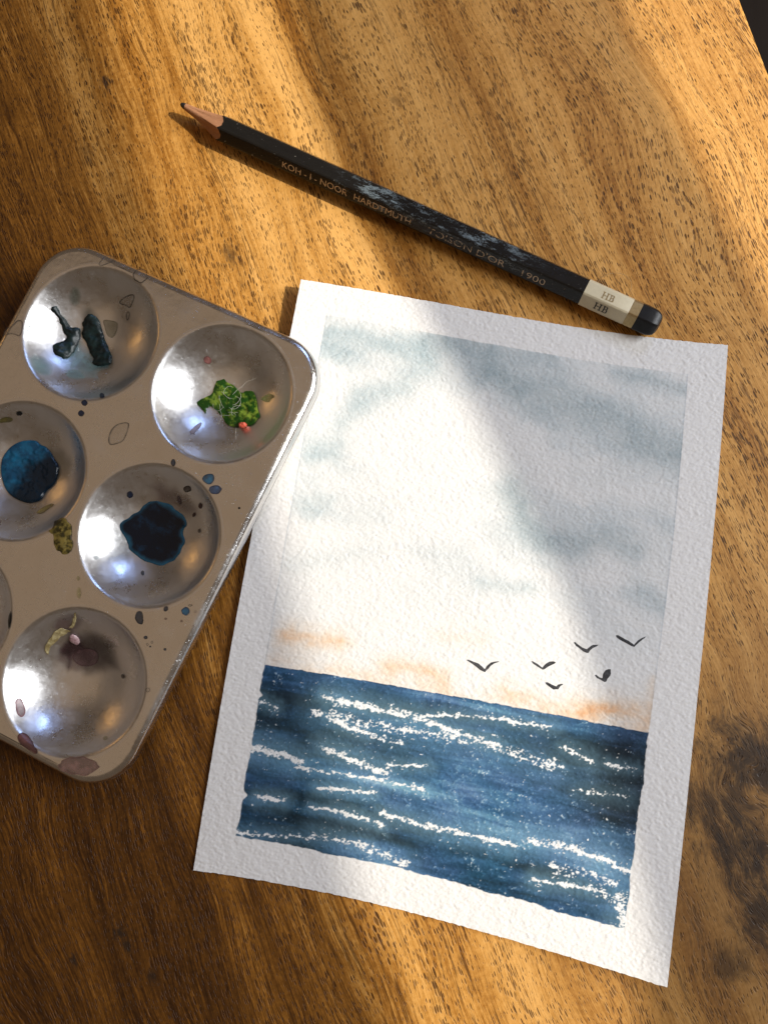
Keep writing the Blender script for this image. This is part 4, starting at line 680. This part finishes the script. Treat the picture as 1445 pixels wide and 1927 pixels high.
def aluminium(name, rough=0.30, ring=False):
    w = NT(name)
    p = w.scaled(w.obj(), 1000.0)
    n1 = w.noise(p, 0.9, 4, 0.6)
    n2 = w.noise(p, 0.10, 3, 0.5)
    sx = w.noise(w.scaled(p, (0.35, 7.0, 1.0)), 1.0, 3, 0.6)
    sy = w.noise(w.scaled(p, (6.0, 0.5, 1.0)), 1.0, 3, 0.6)
    scr = w.step(w.math('MAXIMUM', sx, sy), 0.66, 0.74)
    pit, _ = w.voronoi(w.scaled(p, 1.6))
    pits = w.step(pit, 0.12, 0.05)
    r = w.math('ADD', rough, w.math('MULTIPLY', w.math('SUBTRACT', n1, 0.5), 0.16))
    r = w.math('ADD', r, w.math('MULTIPLY', w.math('SUBTRACT', n2, 0.5), 0.34))
    c = w.mix(n2, (0.70, 0.69, 0.68), (0.82, 0.815, 0.81))
    c = w.mix(w.math('MULTIPLY', pits, 0.4), c, (0.85, 0.85, 0.85))
    h = w.math('ADD', w.math('MULTIPLY', n1, 0.30), w.math('ADD', w.math('MULTIPLY', scr, 0.5), w.math('MULTIPLY', pits, 0.5)))
    b = w.bump(h, 0.000025)
    b = w.bump(n2, 0.0003, 1.0, b)
    return w.set(Base_Color=c, Metallic=1.0, Roughness=r, Normal=b)

def film_material():
    """thin dried paint on the metal: colour and cover come from the mesh"""
    w = NT('dried_paint_film')
    at = w.n('ShaderNodeAttribute', attribute_name='Col')
    n = w.noise(w.obj(), 1800.0, 3, 0.6)
    c = w.mix(1.0, at.outputs['Color'], w.mix(n, (0.7, 0.7, 0.7), (1.0, 1.0, 1.0)), 'MULTIPLY')
    w.set(Base_Color=c, Roughness=0.35, Specular_IOR_Level=0.5)
    tr = w.n('ShaderNodeBsdfTransparent')
    mx = w.n('ShaderNodeMixShader')
    w.put(mx.inputs[0], at.outputs['Alpha'])
    w.t.links.new(tr.outputs[0], mx.inputs[1]); w.t.links.new(w.bsdf.outputs[0], mx.inputs[2])
    w.t.links.new(mx.outputs[0], w.out.inputs[0])
    return w.m

def n2_(w, scale):
    return w.noise(w.obj(), scale * 0.8, 2, 0.5)

def blob_material(name, a, b, rough=0.3, scale=700.0, lo=0.38, hi=0.62, rim=None, side=None):
    w = NT(name)
    n = w.noise(w.obj(), scale, 4, 0.6)
    n2 = w.noise(w.obj(), scale * 4, 3, 0.6)
    c = w.mix(w.step(n, lo, hi), a, b)
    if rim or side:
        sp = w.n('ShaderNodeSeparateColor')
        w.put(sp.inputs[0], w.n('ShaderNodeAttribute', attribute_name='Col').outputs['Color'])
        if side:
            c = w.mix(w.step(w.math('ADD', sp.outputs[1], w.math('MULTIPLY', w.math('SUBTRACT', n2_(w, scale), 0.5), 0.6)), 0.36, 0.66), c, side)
        if rim:
            c = w.mix(w.step(w.math('ADD', sp.outputs[0], w.math('MULTIPLY', w.math('SUBTRACT', n2_(w, scale), 0.5), 0.4)), 0.20, 0.0), c, rim)
    return w.set(Base_Color=c, Roughness=w.math('ADD', rough, w.math('MULTIPLY', w.math('SUBTRACT', n2, 0.5), 0.3)),
                 Specular_IOR_Level=0.3, Coat_Weight=0.12, Coat_Roughness=0.12, Normal=w.bump(n2, 0.00004))

def build_palette():
    root = bpy.data.objects.new('paint_palette', None)
    C.objects.link(root)
    root.location = PAL_C * MM
    root.rotation_euler = (0, 0, PAL_A)
    tag(root, 'silver aluminium six-well paint palette with dried green and blue paint', 'palette')
    M_AL = aluminium('worn_aluminium', 0.25)
    M_WELL = aluminium('worn_aluminium_well', 0.33)
    NS = 72
    # plate: flat top with six round holes
    def rrect(hx, hy, r, seg=14, z=PZ):
        pts = []
        for cx, cy, a0 in ((hx - r, hy - r, 0), (-hx + r, hy - r, 90), (-hx + r, -hy + r, 180), (hx - r, -hy + r, 270)):
            for i in range(seg + 1):
                a = R(a0 + 90 * i / seg)
                pts.append((cx + r * math.cos(a), cy + r * math.sin(a), z))
        return pts
    HX, HY, CR = 48.2, 71.3, 14.5
    prof = [(-2.6, 0.0, (0, 1)), (-1.9, -0.10, (.26, .966)), (-1.2, -0.38, (.5, .866)), (-0.65, -0.85, (.74, .67)), (-0.28, -1.5, (.93, .37)),
            (-0.05, -2.4, (.99, .1)), (0.02, -3.4, (1, 0)), (0.10, -4.2, (.95, -.3)), (0.02, -4.5, (.3, -.95)), (-0.5, -4.5, (0, -1))]
    loops = [rrect(HX + o, HY + o, CR + o, 14, PZ + dz) for o, dz, _ in prof]
    outer = [Vector(p) for p in loops[0]]
    holes = [[Vector((cx + W_OUT * math.cos(2 * math.pi * k / NS), cy + W_OUT * math.sin(2 * math.pi * k / NS), PZ)) for k in range(NS)] for cx, cy in WELLS]
    tris = tessellate_polygon([outer] + [h[::-1] for h in holes])
    allv = list(outer)
    for h in holes:
        allv += h[::-1]
    tri = []
    for a, b, c in tris:
        A, B, Cc = allv[a], allv[b], allv[c]
        tri.append((a, b, c) if (B - A).cross(Cc - A).z > 0 else (a, c, b))
    nrm = [(0, 0, 1)] * len(allv)
    n0 = len(loops[0])
    faces = list(tri)
    prev = list(range(n0))
    cen = loops[0]
    for li in range(1, len(prof)):
        start = len(allv)
        for k, p in enumerate(loops[li]):
            allv.append(Vector(p))
            seg = k // 15; a = R((0, 90, 180, 270)[seg] + 90 * (k % 15) / 14)
            h, vz = prof[li][2]
            nrm.append((h * math.cos(a), h * math.sin(a), vz))
        cur = list(range(start, start + n0))
        for k in range(n0):
            faces.append((prev[k], cur[k], cur[(k + 1) % n0], prev[(k + 1) % n0]))
        prev = cur
    me = raw_mesh('plate', [v * MM for v in allv], faces)
    me.normals_split_custom_set_from_vertices(nrm)
    link('plate', me, M_AL, root)
    # wells
    rad = np.r_[0, np.linspace(0.6, 18.5, 26), np.linspace(19.0, W_OUT, 18)]
    ang = np.arange(NS) * 2 * math.pi / NS
    zz = well_z(rad)
    dz = np.gradient(zz, rad); dz[0] = 0; dz[-1] = 0
    v = [(0, 0, zz[0] - PZ)]; nr = [(0, 0, 1)]
    for r_, z_, d_ in zip(rad[1:], zz[1:], dz[1:]):
        for a in ang:
            v.append((r_ * math.cos(a), r_ * math.sin(a), z_ - PZ))
            l = math.hypot(1, d_)
            nr.append((-d_ / l * math.cos(a), -d_ / l * math.sin(a), 1 / l))
    f = [(0, 1 + k, 1 + (k + 1) % NS) for k in range(NS)]
    for i in range(len(rad) - 2):
        b0 = 1 + i * NS; b1 = b0 + NS
        f += [(b0 + k, b1 + k, b1 + (k + 1) % NS, b0 + (k + 1) % NS) for k in range(NS)]
    wm = raw_mesh('well', [(np.array(q) * MM).tolist() for q in v], f)
    wm.normals_split_custom_set_from_vertices(nr)
    wells = []
    for cx, cy in WELLS:
        o = link('well', wm, M_WELL, root)
        o.location = Vector((cx, cy, PZ)) * MM
        wells.append(o)

    def host(poly):
        """the well a mark lies in, or the palette itself"""
        cx, cy = np.mean(np.array(poly), axis=0)
        for (wx, wy), o in zip(WELLS, wells):
            if math.hypot(cx - wx, cy - wy) < WR - 0.5:
                return o, np.array([wx, wy, PZ])
        return root, np.zeros(3)

    # thin marks: (fill colour, fill cover, rim colour, rim cover)
    K = {'ring_grey': ((.2, .18, .16), .06, (.05, .045, .04), .75), 'ring_dark': ((.2, .17, .14), .08, (.012, .011, .010), .92),
         'ring_teal': ((.10, .2, .19), .25, (.03, .07, .07), .8), 'blue_teal': ((.045, .15, .24), .78, (.006, .02, .05), .95),
         'steel_blue': ((.075, .13, .23), .78, (.012, .02, .05), .95), 'slate': ((.05, .06, .075), .75, (.008, .01, .014), .95),
         'navy': ((.012, .022, .05), .85, (.004, .007, .015), .97), 'umber': ((.09, .065, .05), .7, (.02, .014, .01), .9),
         'mauve': ((.12, .08, .09), .6, (.05, .03, .035), .7), 'russet': ((.08, .022, .016), .85, (.03, .01, .008), .9),
         'russet_pale': ((.16, .07, .05), .4, (.1, .05, .03), .6), 'black': ((.006, .006, .006), .95, (.005, .005, .005), .95),
         'pink': ((.40, .16, .14), .75, (.15, .05, .05), .85), 'mauve_pale': ((.30, .25, .29), .75, (.12, .10, .12), .7),
         'lime': ((.30, .36, .13), .7, (.16, .22, .06), .6), 'ochre': ((.32, .24, .07), .75, (.16, .11, .03), .7),
         'olive': ((.14, .11, .02), .7, (.06, .05, .01), .7), 'olive_pale': ((.16, .14, .06), .35, (.08, .07, .03), .6),
         'green_pale': ((.06, .09, .06), .35, (.06, .09, .06), .1), 'teal_wash': ((.16, .34, .36), .35, (.16, .34, .36), .1),
         'pink_edge': ((.50, .32, .33), .75, (.16, .02, .035), .95), 'mauve_dark': ((.14, .055, .05), .85, (.05, .018, .018), .95),
         'mauve_wash': ((.27, .15, .125), .62, (.16, .08, .065), .85), 'ochre_pale': ((.40, .32, .14), .5, (.30, .22, .08), .3),
         'green_film': ((.012, .03, .028), .5, (.02, .05, .045), .0), 'leaf_film': ((.05, .10, .02), .3, (.1, .15, .04), .0), 'grey_film': ((.11, .10, .09), .16, (.1, .1, .1), .0),
         'olive_film': ((.10, .085, .03), .25, (.1, .1, .1), .0), 'blue_film': ((.05, .12, .16), .22, (.1, .1, .1), .0), 'plum_film': ((.035, .018, .02), .55, (.05, .03, .03), .0),
         'plum': ((.018, .010, .011), .85, (.05, .025, .028), .0), 'plum_wash': ((.12, .06, .06), .38, (.10, .05, .05), .0),
         'ring_plum': ((.22, .12, .12), .38, (.06, .025, .03), .85)}
    film = film_material()
    def grow(poly, k):
        a = np.array(poly); c = a.mean(0)
        return (c + (a - c) * k).tolist()
    def cloud(wi, dx, dy, rx, ry, seed):
        cx, cy = WELLS[wi]
        rr = random.Random(seed)
        return [(cx + dx + rx * rr.uniform(.7, 1.2) * math.cos(i * .2856), cy + dy + ry * rr.uniform(.7, 1.2) * math.sin(i * .2856)) for i in range(22)]
    extra = [(BLOBS['plum_smear'], 'plum'), (grow(BLOBS['green_black_a'], 1.3), 'green_film'), (grow(BLOBS['green_black_b'], 1.35), 'green_film'),
             (grow(BLOBS['leaf_green'], 1.2), 'leaf_film'), (cloud(0, -3, -8, 9, 6, 1), 'teal_wash'), (cloud(0, 4, 7, 8, 6, 2), 'grey_film'),
             (cloud(2, 6, 6, 8, 7, 3), 'olive_film'), (cloud(2, 2, -11, 10, 5, 4), 'grey_film'), (cloud(3, -9, -5, 6, 8, 5), 'blue_film'),
             (cloud(3, 7, -8, 8, 6, 6), 'grey_film'), (cloud(3, 0, 12, 10, 5, 7), 'plum_wash'), (cloud(4, 4, -6, 9, 8, 8), 'plum_wash'),
             (cloud(5, -2, 8, 11, 8, 9), 'plum_film'), (cloud(5, 6, -8, 8, 7, 10), 'grey_film'), (cloud(1, 5, 8, 8, 7, 11), 'grey_film')]
    for lay, (poly, kind) in enumerate(extra + STAINS):
        fc, fa, rc, ra = K[kind]
        p = round_poly(poly, 2)
        size = max(np.ptp(p[:, 0]), np.ptp(p[:, 1]))
        pv, pf, pd = fill_poly(p, float(np.clip(size / 40, 0.09, 0.30)))
        if len(pf) == 0:
            continue
        o, org = host(p)
        z = pal_z(pv[:, 0], pv[:, 1]) + 0.05 + 0.003 * lay
        soft = ra < 0.2
        wdt = size * 0.11 if soft else min(0.26, size * 0.11)
        rim = np.exp(-(pd / wdt) ** 2)
        if not soft:      # the dried line thins out here and there
            ra = ra * np.clip(0.95 + 0.7 * fbm(pv[:, 0] / 1.1, pv[:, 1] / 1.1, 215), 0.35, 1)
        ns = 0.75 + 0.5 * fbm(pv[:, 0] / 1.5, pv[:, 1] / 1.5, 210)
        col = np.zeros((len(pv), 4))
        for i in range(3):
            col[:, i] = fc[i] * (1 - rim) * ns + rc[i] * rim
        col[:, 3] = np.clip(fa * (1 - rim) * (0.7 + 0.4 * ns) + ra * rim, 0, 1)
        V = (np.stack([pv[:, 0], pv[:, 1], z], 1) - org) * MM
        link('paint_mark', np_mesh('paint_mark', V, pf, None, col), film, o)

    # thick dried paint
    BM = {'green_black_a': (blob_material('green_black_paint', (.002, .006, .006), (.006, .020, .020), .40, 300), 1.0, .35),
          'green_black_b': (None, 1.2, .35),
          'leaf_green': (blob_material('leaf_green_paint', (.012, .050, .006), (.17, .25, .030), .14, 380, .46, .66), 0.9, .55),
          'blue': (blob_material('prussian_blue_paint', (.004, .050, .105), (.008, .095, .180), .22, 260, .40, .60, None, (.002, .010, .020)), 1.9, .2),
          'navy': (blob_material('navy_black_paint', (.0008, .004, .010), (.003, .018, .038), .07, 230, .50, .74, (.010, .060, .10)), 0.7, .05),
          'ochre_flake': (blob_material('dark_ochre_paint', (.030, .024, .006), (.20, .15, .035), .4, 520, .40, .60), 0.6, .5),
          'cream_flake': (blob_material('cream_paint', (.20, .15, .06), (.42, .35, .18), .45, 600), 0.5, .5),
          'cream_fleck': (None, 0.4, .4),
          'pink_chip': (blob_material('pink_paint', (.30, .17, .18), (.50, .36, .36), .4), 0.9, .3),
          'red_fleck': (blob_material('coral_red_paint', (.45, .07, .04), (.60, .13, .08), .35), 1.9, .3)}
    last = None
    for k, poly in BLOBS.items():
        if k not in BM:
            continue
        m, hgt, rough = BM[k]
        m = m or last
        last = m
        p = round_poly(poly, 2)
        if k != 'blue':   # ragged dried edge
            p = p + np.stack([fbm(p[:, 0] / 1.3, p[:, 1] / 1.3, 260, 3), fbm(p[:, 0] / 1.3, p[:, 1] / 1.3, 270, 3)], 1) * (0.18 if k == 'navy' else 0.40)
        size = max(np.ptp(p[:, 0]), np.ptp(p[:, 1]))
        pv, pf, pd = fill_poly(p, float(np.clip(size / 60, 0.10, 0.22)))
        o, org = host(p)
        q = pd / (pd.max() + 1e-6)
        dome = np.sqrt(np.clip(1 - (1 - np.clip(q * 1.6, 0, 1)) ** 2, 0, 1))
        nz = fbm(pv[:, 0] / 2.0, pv[:, 1] / 2.0, 220 + len(k), 2)
        ridge = 1 - np.abs(fbm(pv[:, 0] / 2.6, pv[:, 1] / 2.6, 240 + len(k), 2)) * 2
        z = pal_z(pv[:, 0], pv[:, 1]) + 0.08 + hgt * dome * (1 - 0.5 * rough + rough * (0.7 * nz + 0.6 * ridge * dome)) + 0.35 * np.exp(-(pd / 0.25) ** 2) * rough
        V = (np.stack([pv[:, 0], pv[:, 1], z], 1) - org) * MM
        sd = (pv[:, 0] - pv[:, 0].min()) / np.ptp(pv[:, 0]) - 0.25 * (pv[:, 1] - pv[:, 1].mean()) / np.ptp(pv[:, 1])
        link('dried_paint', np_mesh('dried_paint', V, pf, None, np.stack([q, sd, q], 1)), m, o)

    # stray brush hairs caught in the green paint
    hair = plain('pale_brush_hair', (0.55, 0.54, 0.50), 0.4)
    o, org = wells[1], np.array([WELLS[1][0], WELLS[1][1], PZ])
    gx, gy = np.mean(np.array(BLOBS['leaf_green']), axis=0)
    rnd = random.Random(9)
    for h in range(13):
        a = rnd.uniform(0, 6.28); L = rnd.uniform(4, 10); curl = rnd.uniform(-0.35, 0.35)
        x, y = gx + rnd.uniform(-3, 4.5), gy + rnd.uniform(-3.5, 3.5)
        pts = []
        for i in range(22):
            zz_ = float(pal_z(np.array([x]), np.array([y]))[0])
            near = math.hypot(x - gx, y - gy)
            pts.append(Vector((x, y, zz_ + 0.25 + 2.0 * math.exp(-(near / 4.0) ** 2))) - Vector(org))
            x += math.cos(a) * L / 22; y += math.sin(a) * L / 22
            a += curl * 0.5 + rnd.uniform(-.18, .18)
        link('brush_hair', tube(pts, 0.035), hair, o)

def tube(pts, r, seg=5):
    """thin tube through points given in mm"""
    v = []; f = []
    n = len(pts)
    for i, p in enumerate(pts):
        d = (pts[min(i + 1, n - 1)] - pts[max(i - 1, 0)]).normalized()
        a = d.cross(Vector((0, 0, 1)))
        a = a.normalized() if a.length > 1e-4 else Vector((1, 0, 0))
        b = d.cross(a)
        rr = r * (1 if 0 < i < n - 1 else 0.4)
        for k in range(seg):
            t = 2 * math.pi * k / seg
            v.append((p + a * rr * math.cos(t) + b * rr * math.sin(t)) * MM)
        if i:
            o = (i - 1) * seg
            f += [(o + k, o + (k + 1) % seg, o + seg + (k + 1) % seg, o + seg + k) for k in range(seg)]
    return raw_mesh('tube', v, f)
build_palette()

# ------------------------------------------------------------------ pencil
PEN_A = Vector((-51.48, 123.88, 0)); PEN_D = Vector((0.8888, -0.4583, 0)).normalized()
FLAT = 7.6                   # across the flats
APO = FLAT / 2

def hex_r(th, apo, soft=0.55):
    """radius of a hexagon with rounded edges; a flat lies underneath (th = -90 deg)"""
    a = (th + math.pi / 2 + math.pi / 6) % (math.pi / 3) - math.pi / 6
    r = apo / math.cos(a)
    return min(r, apo * 1.112 + 0.0 * soft)

def build_pencil():
    root = bpy.data.objects.new('pencil', None)
    C.objects.link(root)
    root.location = PEN_A * MM
    root.rotation_euler = (0, 0, math.atan2(PEN_D.y, PEN_D.x))
    tag(root, 'worn black hexagonal pencil with gold lettering and a cream band', 'pencil')
    NA = 96
    th = [2 * math.pi * k / NA for k in range(NA)]
    TIPX, TIPY, TIPZ = -16.2, 1.35, APO + 0.7
    rnd = random.Random(3)
    wob = [0.35 * math.sin(3 * t + 1) + 0.25 * math.sin(7 * t) + 0.12 * math.sin(17 * t + 2) for t in th]
    # the knife cut: paint ends in scallops, long on the flats and short on the ridges
    cutx = []
    for t, w_ in zip(th, wob):
        a = (t + math.pi / 2 + math.pi / 6) % (math.pi / 3) - math.pi / 6
        cutx.append(0.7 + 1.7 * (1 - (abs(a) / (math.pi / 6)) ** 2) - 0.9 + 0.6 * w_)
    def pt(x, t, r):
        return Vector((x, r * math.cos(t), APO + r * math.sin(t)))
    def skin(rings, caps=(False, False)):
        v = [p * MM for r_ in rings for p in r_]
        f = []
        for i in range(len(rings) - 1):
            o = i * NA
            f += [(o + k, o + (k + 1) % NA, o + NA + (k + 1) % NA, o + NA + k) for k in range(NA)]
        if caps[0]: f.append(tuple(range(NA))[::-1])
        if caps[1]: f.append(tuple(range((len(rings) - 1) * NA, len(rings) * NA)))
        return v, f
    def add(name, rings, mat, caps=(False, False), parent=root, flip=False):
        v, f = skin(rings, caps)
        f = [q[::-1] for q in f]
        me = raw_mesh(name, v, f)
        bm = bmesh.new(); bm.from_mesh(me)
        bmesh.ops.recalc_face_normals(bm, faces=bm.faces)
        for e in bm.edges:
            e.smooth = e.calc_face_angle(0) < R(24)
        bm.to_mesh(me); bm.free()
        return link(name, me, mat, parent)
    # --- lacquer
    w = NT('worn_black_lacquer')
    p = w.scaled(w.obj(), 1000.0)
    n1 = w.noise(w.scaled(p, (0.16, 0.55, 0.55)), 1.0, 5, 0.68)
    n2 = w.noise(w.scaled(p, (1.6, 3.0, 3.0)), 1.0, 4, 0.7)
    sepx = w.n('ShaderNodeSeparateXYZ'); w.put(sepx.inputs[0], p)
    xx, yy, zz = sepx.outputs
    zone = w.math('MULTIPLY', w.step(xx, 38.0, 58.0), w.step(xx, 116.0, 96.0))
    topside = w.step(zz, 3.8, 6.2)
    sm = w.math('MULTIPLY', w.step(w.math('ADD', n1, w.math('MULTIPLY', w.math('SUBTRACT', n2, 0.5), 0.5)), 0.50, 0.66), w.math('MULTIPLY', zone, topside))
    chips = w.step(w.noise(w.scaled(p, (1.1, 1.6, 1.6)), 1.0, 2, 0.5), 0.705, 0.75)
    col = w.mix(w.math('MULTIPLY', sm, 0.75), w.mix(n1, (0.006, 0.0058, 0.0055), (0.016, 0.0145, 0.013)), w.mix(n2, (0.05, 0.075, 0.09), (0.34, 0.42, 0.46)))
    col = w.mix(w.math('MULTIPLY', chips, 0.55), col, (0.33, 0.30, 0.26))
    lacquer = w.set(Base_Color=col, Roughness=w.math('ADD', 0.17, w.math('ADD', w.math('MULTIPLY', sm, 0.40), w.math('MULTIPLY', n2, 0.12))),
                    Specular_IOR_Level=0.34, Normal=w.bump(w.math('ADD', n2, chips), 0.00004))
    xs = [3.2, 5, 10, 20, 40, 60, 80, 100, 120, 126.3]
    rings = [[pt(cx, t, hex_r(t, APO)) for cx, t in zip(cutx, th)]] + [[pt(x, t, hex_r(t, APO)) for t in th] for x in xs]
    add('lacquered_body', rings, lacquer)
    # --- sharpened wood
    w = NT('cedar_cone')
    p = w.scaled(w.obj(), 1000.0)
    n = w.noise(w.scaled(p, (0.35, 5.0, 5.0)), 1.0, 4, 0.6)
    n2 = w.noise(p, 2.5, 3, 0.6)
    cedar = w.set(Base_Color=w.mix(w.math('ADD', w.math('MULTIPLY', n, 0.7), w.math('MULTIPLY', n2, 0.3)), (0.20, 0.075, 0.030), (0.62, 0.32, 0.17)), Roughness=0.6,
                  Specular_IOR_Level=0.3, Normal=w.bump(n, 0.00012))
    LEADX = -14.2
    def cone_ring(f):
        """f = 0 at the paint, 1 at the lead"""
        out = []
        for cx, t in zip(cutx, th):
            x = cx * (1 - f) + LEADX * f
            r0 = hex_r(t, APO) - 0.06
            r1 = 1.05
            ff = f + 0.10 * math.sin(math.pi * f)          # slightly hollow cone
            r_ = r0 * (1 - ff) + r1 * ff + (0.06 * math.sin(5 * t + 3 * f) + 0.05 * math.sin(11 * t)) * math.sin(math.pi * f)
            q = pt(x, t, r_)
            k = f * 0.88
            out.append(Vector((q.x, q.y + TIPY * k, q.z + (TIPZ - APO) * k)))
        return out
    add('sharpened_wood', [cone_ring(i / 12) for i in range(13)], cedar)
    # --- lead
    graphite = plain('graphite', (0.028, 0.028, 0.030), 0.38, 0.35)
    def lead_ring(x, r_):
        k = 0.88 + 0.12 * (LEADX - x) / (LEADX - TIPX)
        return [Vector((x, r_ * math.cos(t) + TIPY * k, APO + (TIPZ - APO) * k + r_ * math.sin(t))) for t in th]
    add('lead', [lead_ring(LEADX + 0.4, 1.0), lead_ring(LEADX, 1.03), lead_ring(-15.0, 0.92), lead_ring(-15.7, 0.72), lead_ring(-16.1, 0.42), lead_ring(-16.25, 0.1)], graphite, (True, True))
    # --- cream band, gold ring, dipped end
    cream = plain('cream_band_paint', (0.62, 0.55, 0.38), 0.42, var=0.08)
    g = NT('gold_foil')
    gp = g.noise(g.obj(), 1500.0, 3)
    gold = g.set(Base_Color=g.mix(gp, (0.36, 0.25, 0.11), (0.56, 0.42, 0.22)), Metallic=0.8, Roughness=0.38)
    dip = plain('black_dipped_end_paint', (0.009, 0.009, 0.0095), 0.38, spec=0.3, var=0.4, scale=600)
    def hexrings(xs, off):
        return [[pt(x, t, hex_r(t, APO + o)) for t in th] for x, o in zip(xs, off)]
    add('cream_band', hexrings([126.2, 126.25, 133, 140.55, 140.6], [-.02, .05, .05, .05, .03]), cream)
    add('gold_band', hexrings([140.6, 140.62, 142, 143.5, 143.55], [0.03, .07, .07, .07, .03]), gold)
    caps = [(143.5, .02, 1.0), (143.55, .12, 1.0), (145.5, .14, 1.0), (147.6, .10, 1.0), (148.6, .02, 0.975), (149.3, 0, .91), (149.9, 0, .80), (150.3, 0, .62), (150.55, 0, .36), (150.6, 0, .12)]
    rings = []
    for x, o, k in caps:
        rr = []
        for t in th:
            base_r = hex_r(t, APO + o)
            mixr = base_r if x < 148 else base_r * k
            rr.append(pt(x, t, mixr))
        rings.append(rr)
    add('dipped_end', rings, dip, (False, True))
    # --- stamped lettering on the facet that faces the viewer
    foil = NT('stamped_gold_lettering')
    fp = foil.scaled(foil.obj(), 1000.0)
    fn = foil.noise(fp, 1.1, 3, 0.7)
    foil.set(Base_Color=foil.mix(fn, (0.42, 0.30, 0.19), (0.72, 0.58, 0.42)), Metallic=0.35, Roughness=0.4)
    tr = foil.n('ShaderNodeBsdfTransparent'); mx = foil.n('ShaderNodeMixShader')
    sepf = foil.n('ShaderNodeSeparateXYZ'); foil.put(sepf.inputs[0], fp)
    # the middle of the stamp is rubbed away
    rub = foil.math('MULTIPLY', foil.step(sepf.outputs[0], 58.0, 70.0), foil.step(sepf.outputs[0], 97.0, 86.0))
    keep = foil.step(foil.math('SUBTRACT', fn, foil.math('MULTIPLY', rub, 0.10)), 0.30, 0.42)
    foil.put(mx.inputs[0], keep)
    foil.t.links.new(tr.outputs[0], mx.inputs[1]); foil.t.links.new(foil.bsdf.outputs[0], mx.inputs[2])
    foil.t.links.new(mx.outputs[0], foil.out.inputs[0])
    blackfoil = plain('black_stamp', (0.02, 0.018, 0.015), 0.5)
    dg = bpy.context.evaluated_depsgraph_get()
    def facet(phi, off):
        """frame on a facet: x along the pencil, y up the facet"""
        nrm = Vector((0, math.cos(phi), math.sin(phi)))
        ex = Vector((1, 0, 0)); ey = nrm.cross(ex)
        return nrm, ex, ey
    def place(me2d, phi, x0, y0, off, name, mat, sx=1.0, sy=1.0):
        nrm, ex, ey = facet(phi, off)
        o0 = Vector((0, 0, APO)) + nrm * (APO + off)
        v = [(o0 + ex * (x0 + p[0] * sx) + ey * (y0 + p[1] * sy)) * MM for p in me2d[0]]
        link(name, raw_mesh(name, v, me2d[1], False), mat, root)
    def text2d(body, bold=0.0):
        cu = bpy.data.curves.new('stamp', 'FONT')
        cu.body = body
        cu.size = 1.0
        cu.offset = bold
        cu.resolution_u = 3
        o = bpy.data.objects.new('stamp', cu)
        C.objects.link(o)
        bpy.context.view_layer.update()
        d = bpy.context.evaluated_depsgraph_get()
        me = bpy.data.meshes.new_from_object(o.evaluated_get(d))
        pts = [(q.co.x, q.co.y) for q in me.vertices]; fs = [tuple(q.vertices) for q in me.polygons]
        bpy.data.objects.remove(o); bpy.data.curves.remove(cu); bpy.data.meshes.remove(me)
        return pts, fs
    def stamp(body, x0, x1, cap, yoff, mat=foil.m, bold=0.0, off=0.03, phi=None, name='stamped_lettering'):
        pts, fs = text2d(body, bold)
        xa = min(q[0] for q in pts); xb = max(q[0] for q in pts); ya = min(q[1] for q in pts); yb = max(q[1] for q in pts)
        sx = (x1 - x0) / (xb - xa); sy = cap / (yb - ya)
        pts = [((q[0] - xa) * sx, (q[1] - ya - (yb - ya) / 2) * sy) for q in pts]
        place((pts, fs), FACE if phi is None else phi, x0, yoff, off, name, mat)
    FACE = R(150)      # outward normal leans towards -y of the pencil frame
    stamp('KOH - I - NOOR', 24.1, 47.2, 2.05, -0.15)
    stamp('HARDTMUTH', 49.6, 69.3, 1.95, -0.15)
    stamp("TOISON D'OR", 75.2, 101.2, 2.1, -0.1, bold=-0.012)
    stamp('1900', 107.0, 114.6, 2.0, -0.2, bold=-0.012)
    # HB with slab serifs, once on each visible facet of the cream band
    def serif_hb(phi, x0, y0, h, mat, name):
        q = []
        def bar(xa, ya, xb, yb):
            q.append((xa, ya, xb, yb))
        t = 0.16
        for xo in (0.0, 0.62):
            bar(xo, 0, xo + t, 1)
            bar(xo - 0.12, 0, xo + t + 0.12, 0.09); bar(xo - 0.12, 0.91, xo + t + 0.12, 1)
        bar(t, 0.46, 0.62, 0.56)
        xo = 1.12
        bar(xo, 0, xo + t, 1); bar(xo - 0.12, 0, xo + 0.45, 0.09); bar(xo - 0.12, 0.91, xo + 0.42, 1); bar(xo, 0.47, xo + 0.45, 0.56)
        bar(xo + 0.42, 0.06, xo + 0.58, 0.50); bar(xo + 0.38, 0.54, xo + 0.53, 0.94)
        pts = []; fs = []
        for i, (xa, ya, xb, yb) in enumerate(q):
            k = len(pts)
            pts += [(xa, ya), (xb, ya), (xb, yb), (xa, yb)]
            fs.append((k, k + 1, k + 2, k + 3))
        nrm, ex, ey = facet(phi, 0)
        for i in range(len(q)):
            pass
        o0 = Vector((0, 0, APO)) + nrm * (APO + 0.085)
        v = [(o0 + nrm * (0.004 * (i // 4)) + ex * (x0 + p_[0] * h) + ey * (y0 + p_[1] * h)) * MM for i, p_ in enumerate(pts)]
        link(name, raw_mesh(name, v, fs, False), mat, root)
    serif_hb(FACE, 130.9, -1.15, 2.35, blackfoil, 'grade_stamp')
    serif_hb(R(90), 131.6, -1.3, 2.1, gold, 'gold_grade_stamp')
build_pencil()

# ------------------------------------------------------------------ a curled hair beside the pencil
def build_hair():
    m = plain('fine_golden_hair', (0.45, 0.32, 0.16), 0.35)
    pts = []
    for i in range(40):
        a = R(150 - i * 4.6)
        pts.append(Vector((70.5 + 5.2 * math.cos(a), 69.0 + 4.0 * math.sin(a), 0.10 + 0.9 * math.sin(math.pi * i / 39))))
    o = link('loose_hair', tube(pts, 0.05), m)
    tag(o, 'fine curled golden hair on the wood beside the cream band', 'hair')
build_hair()
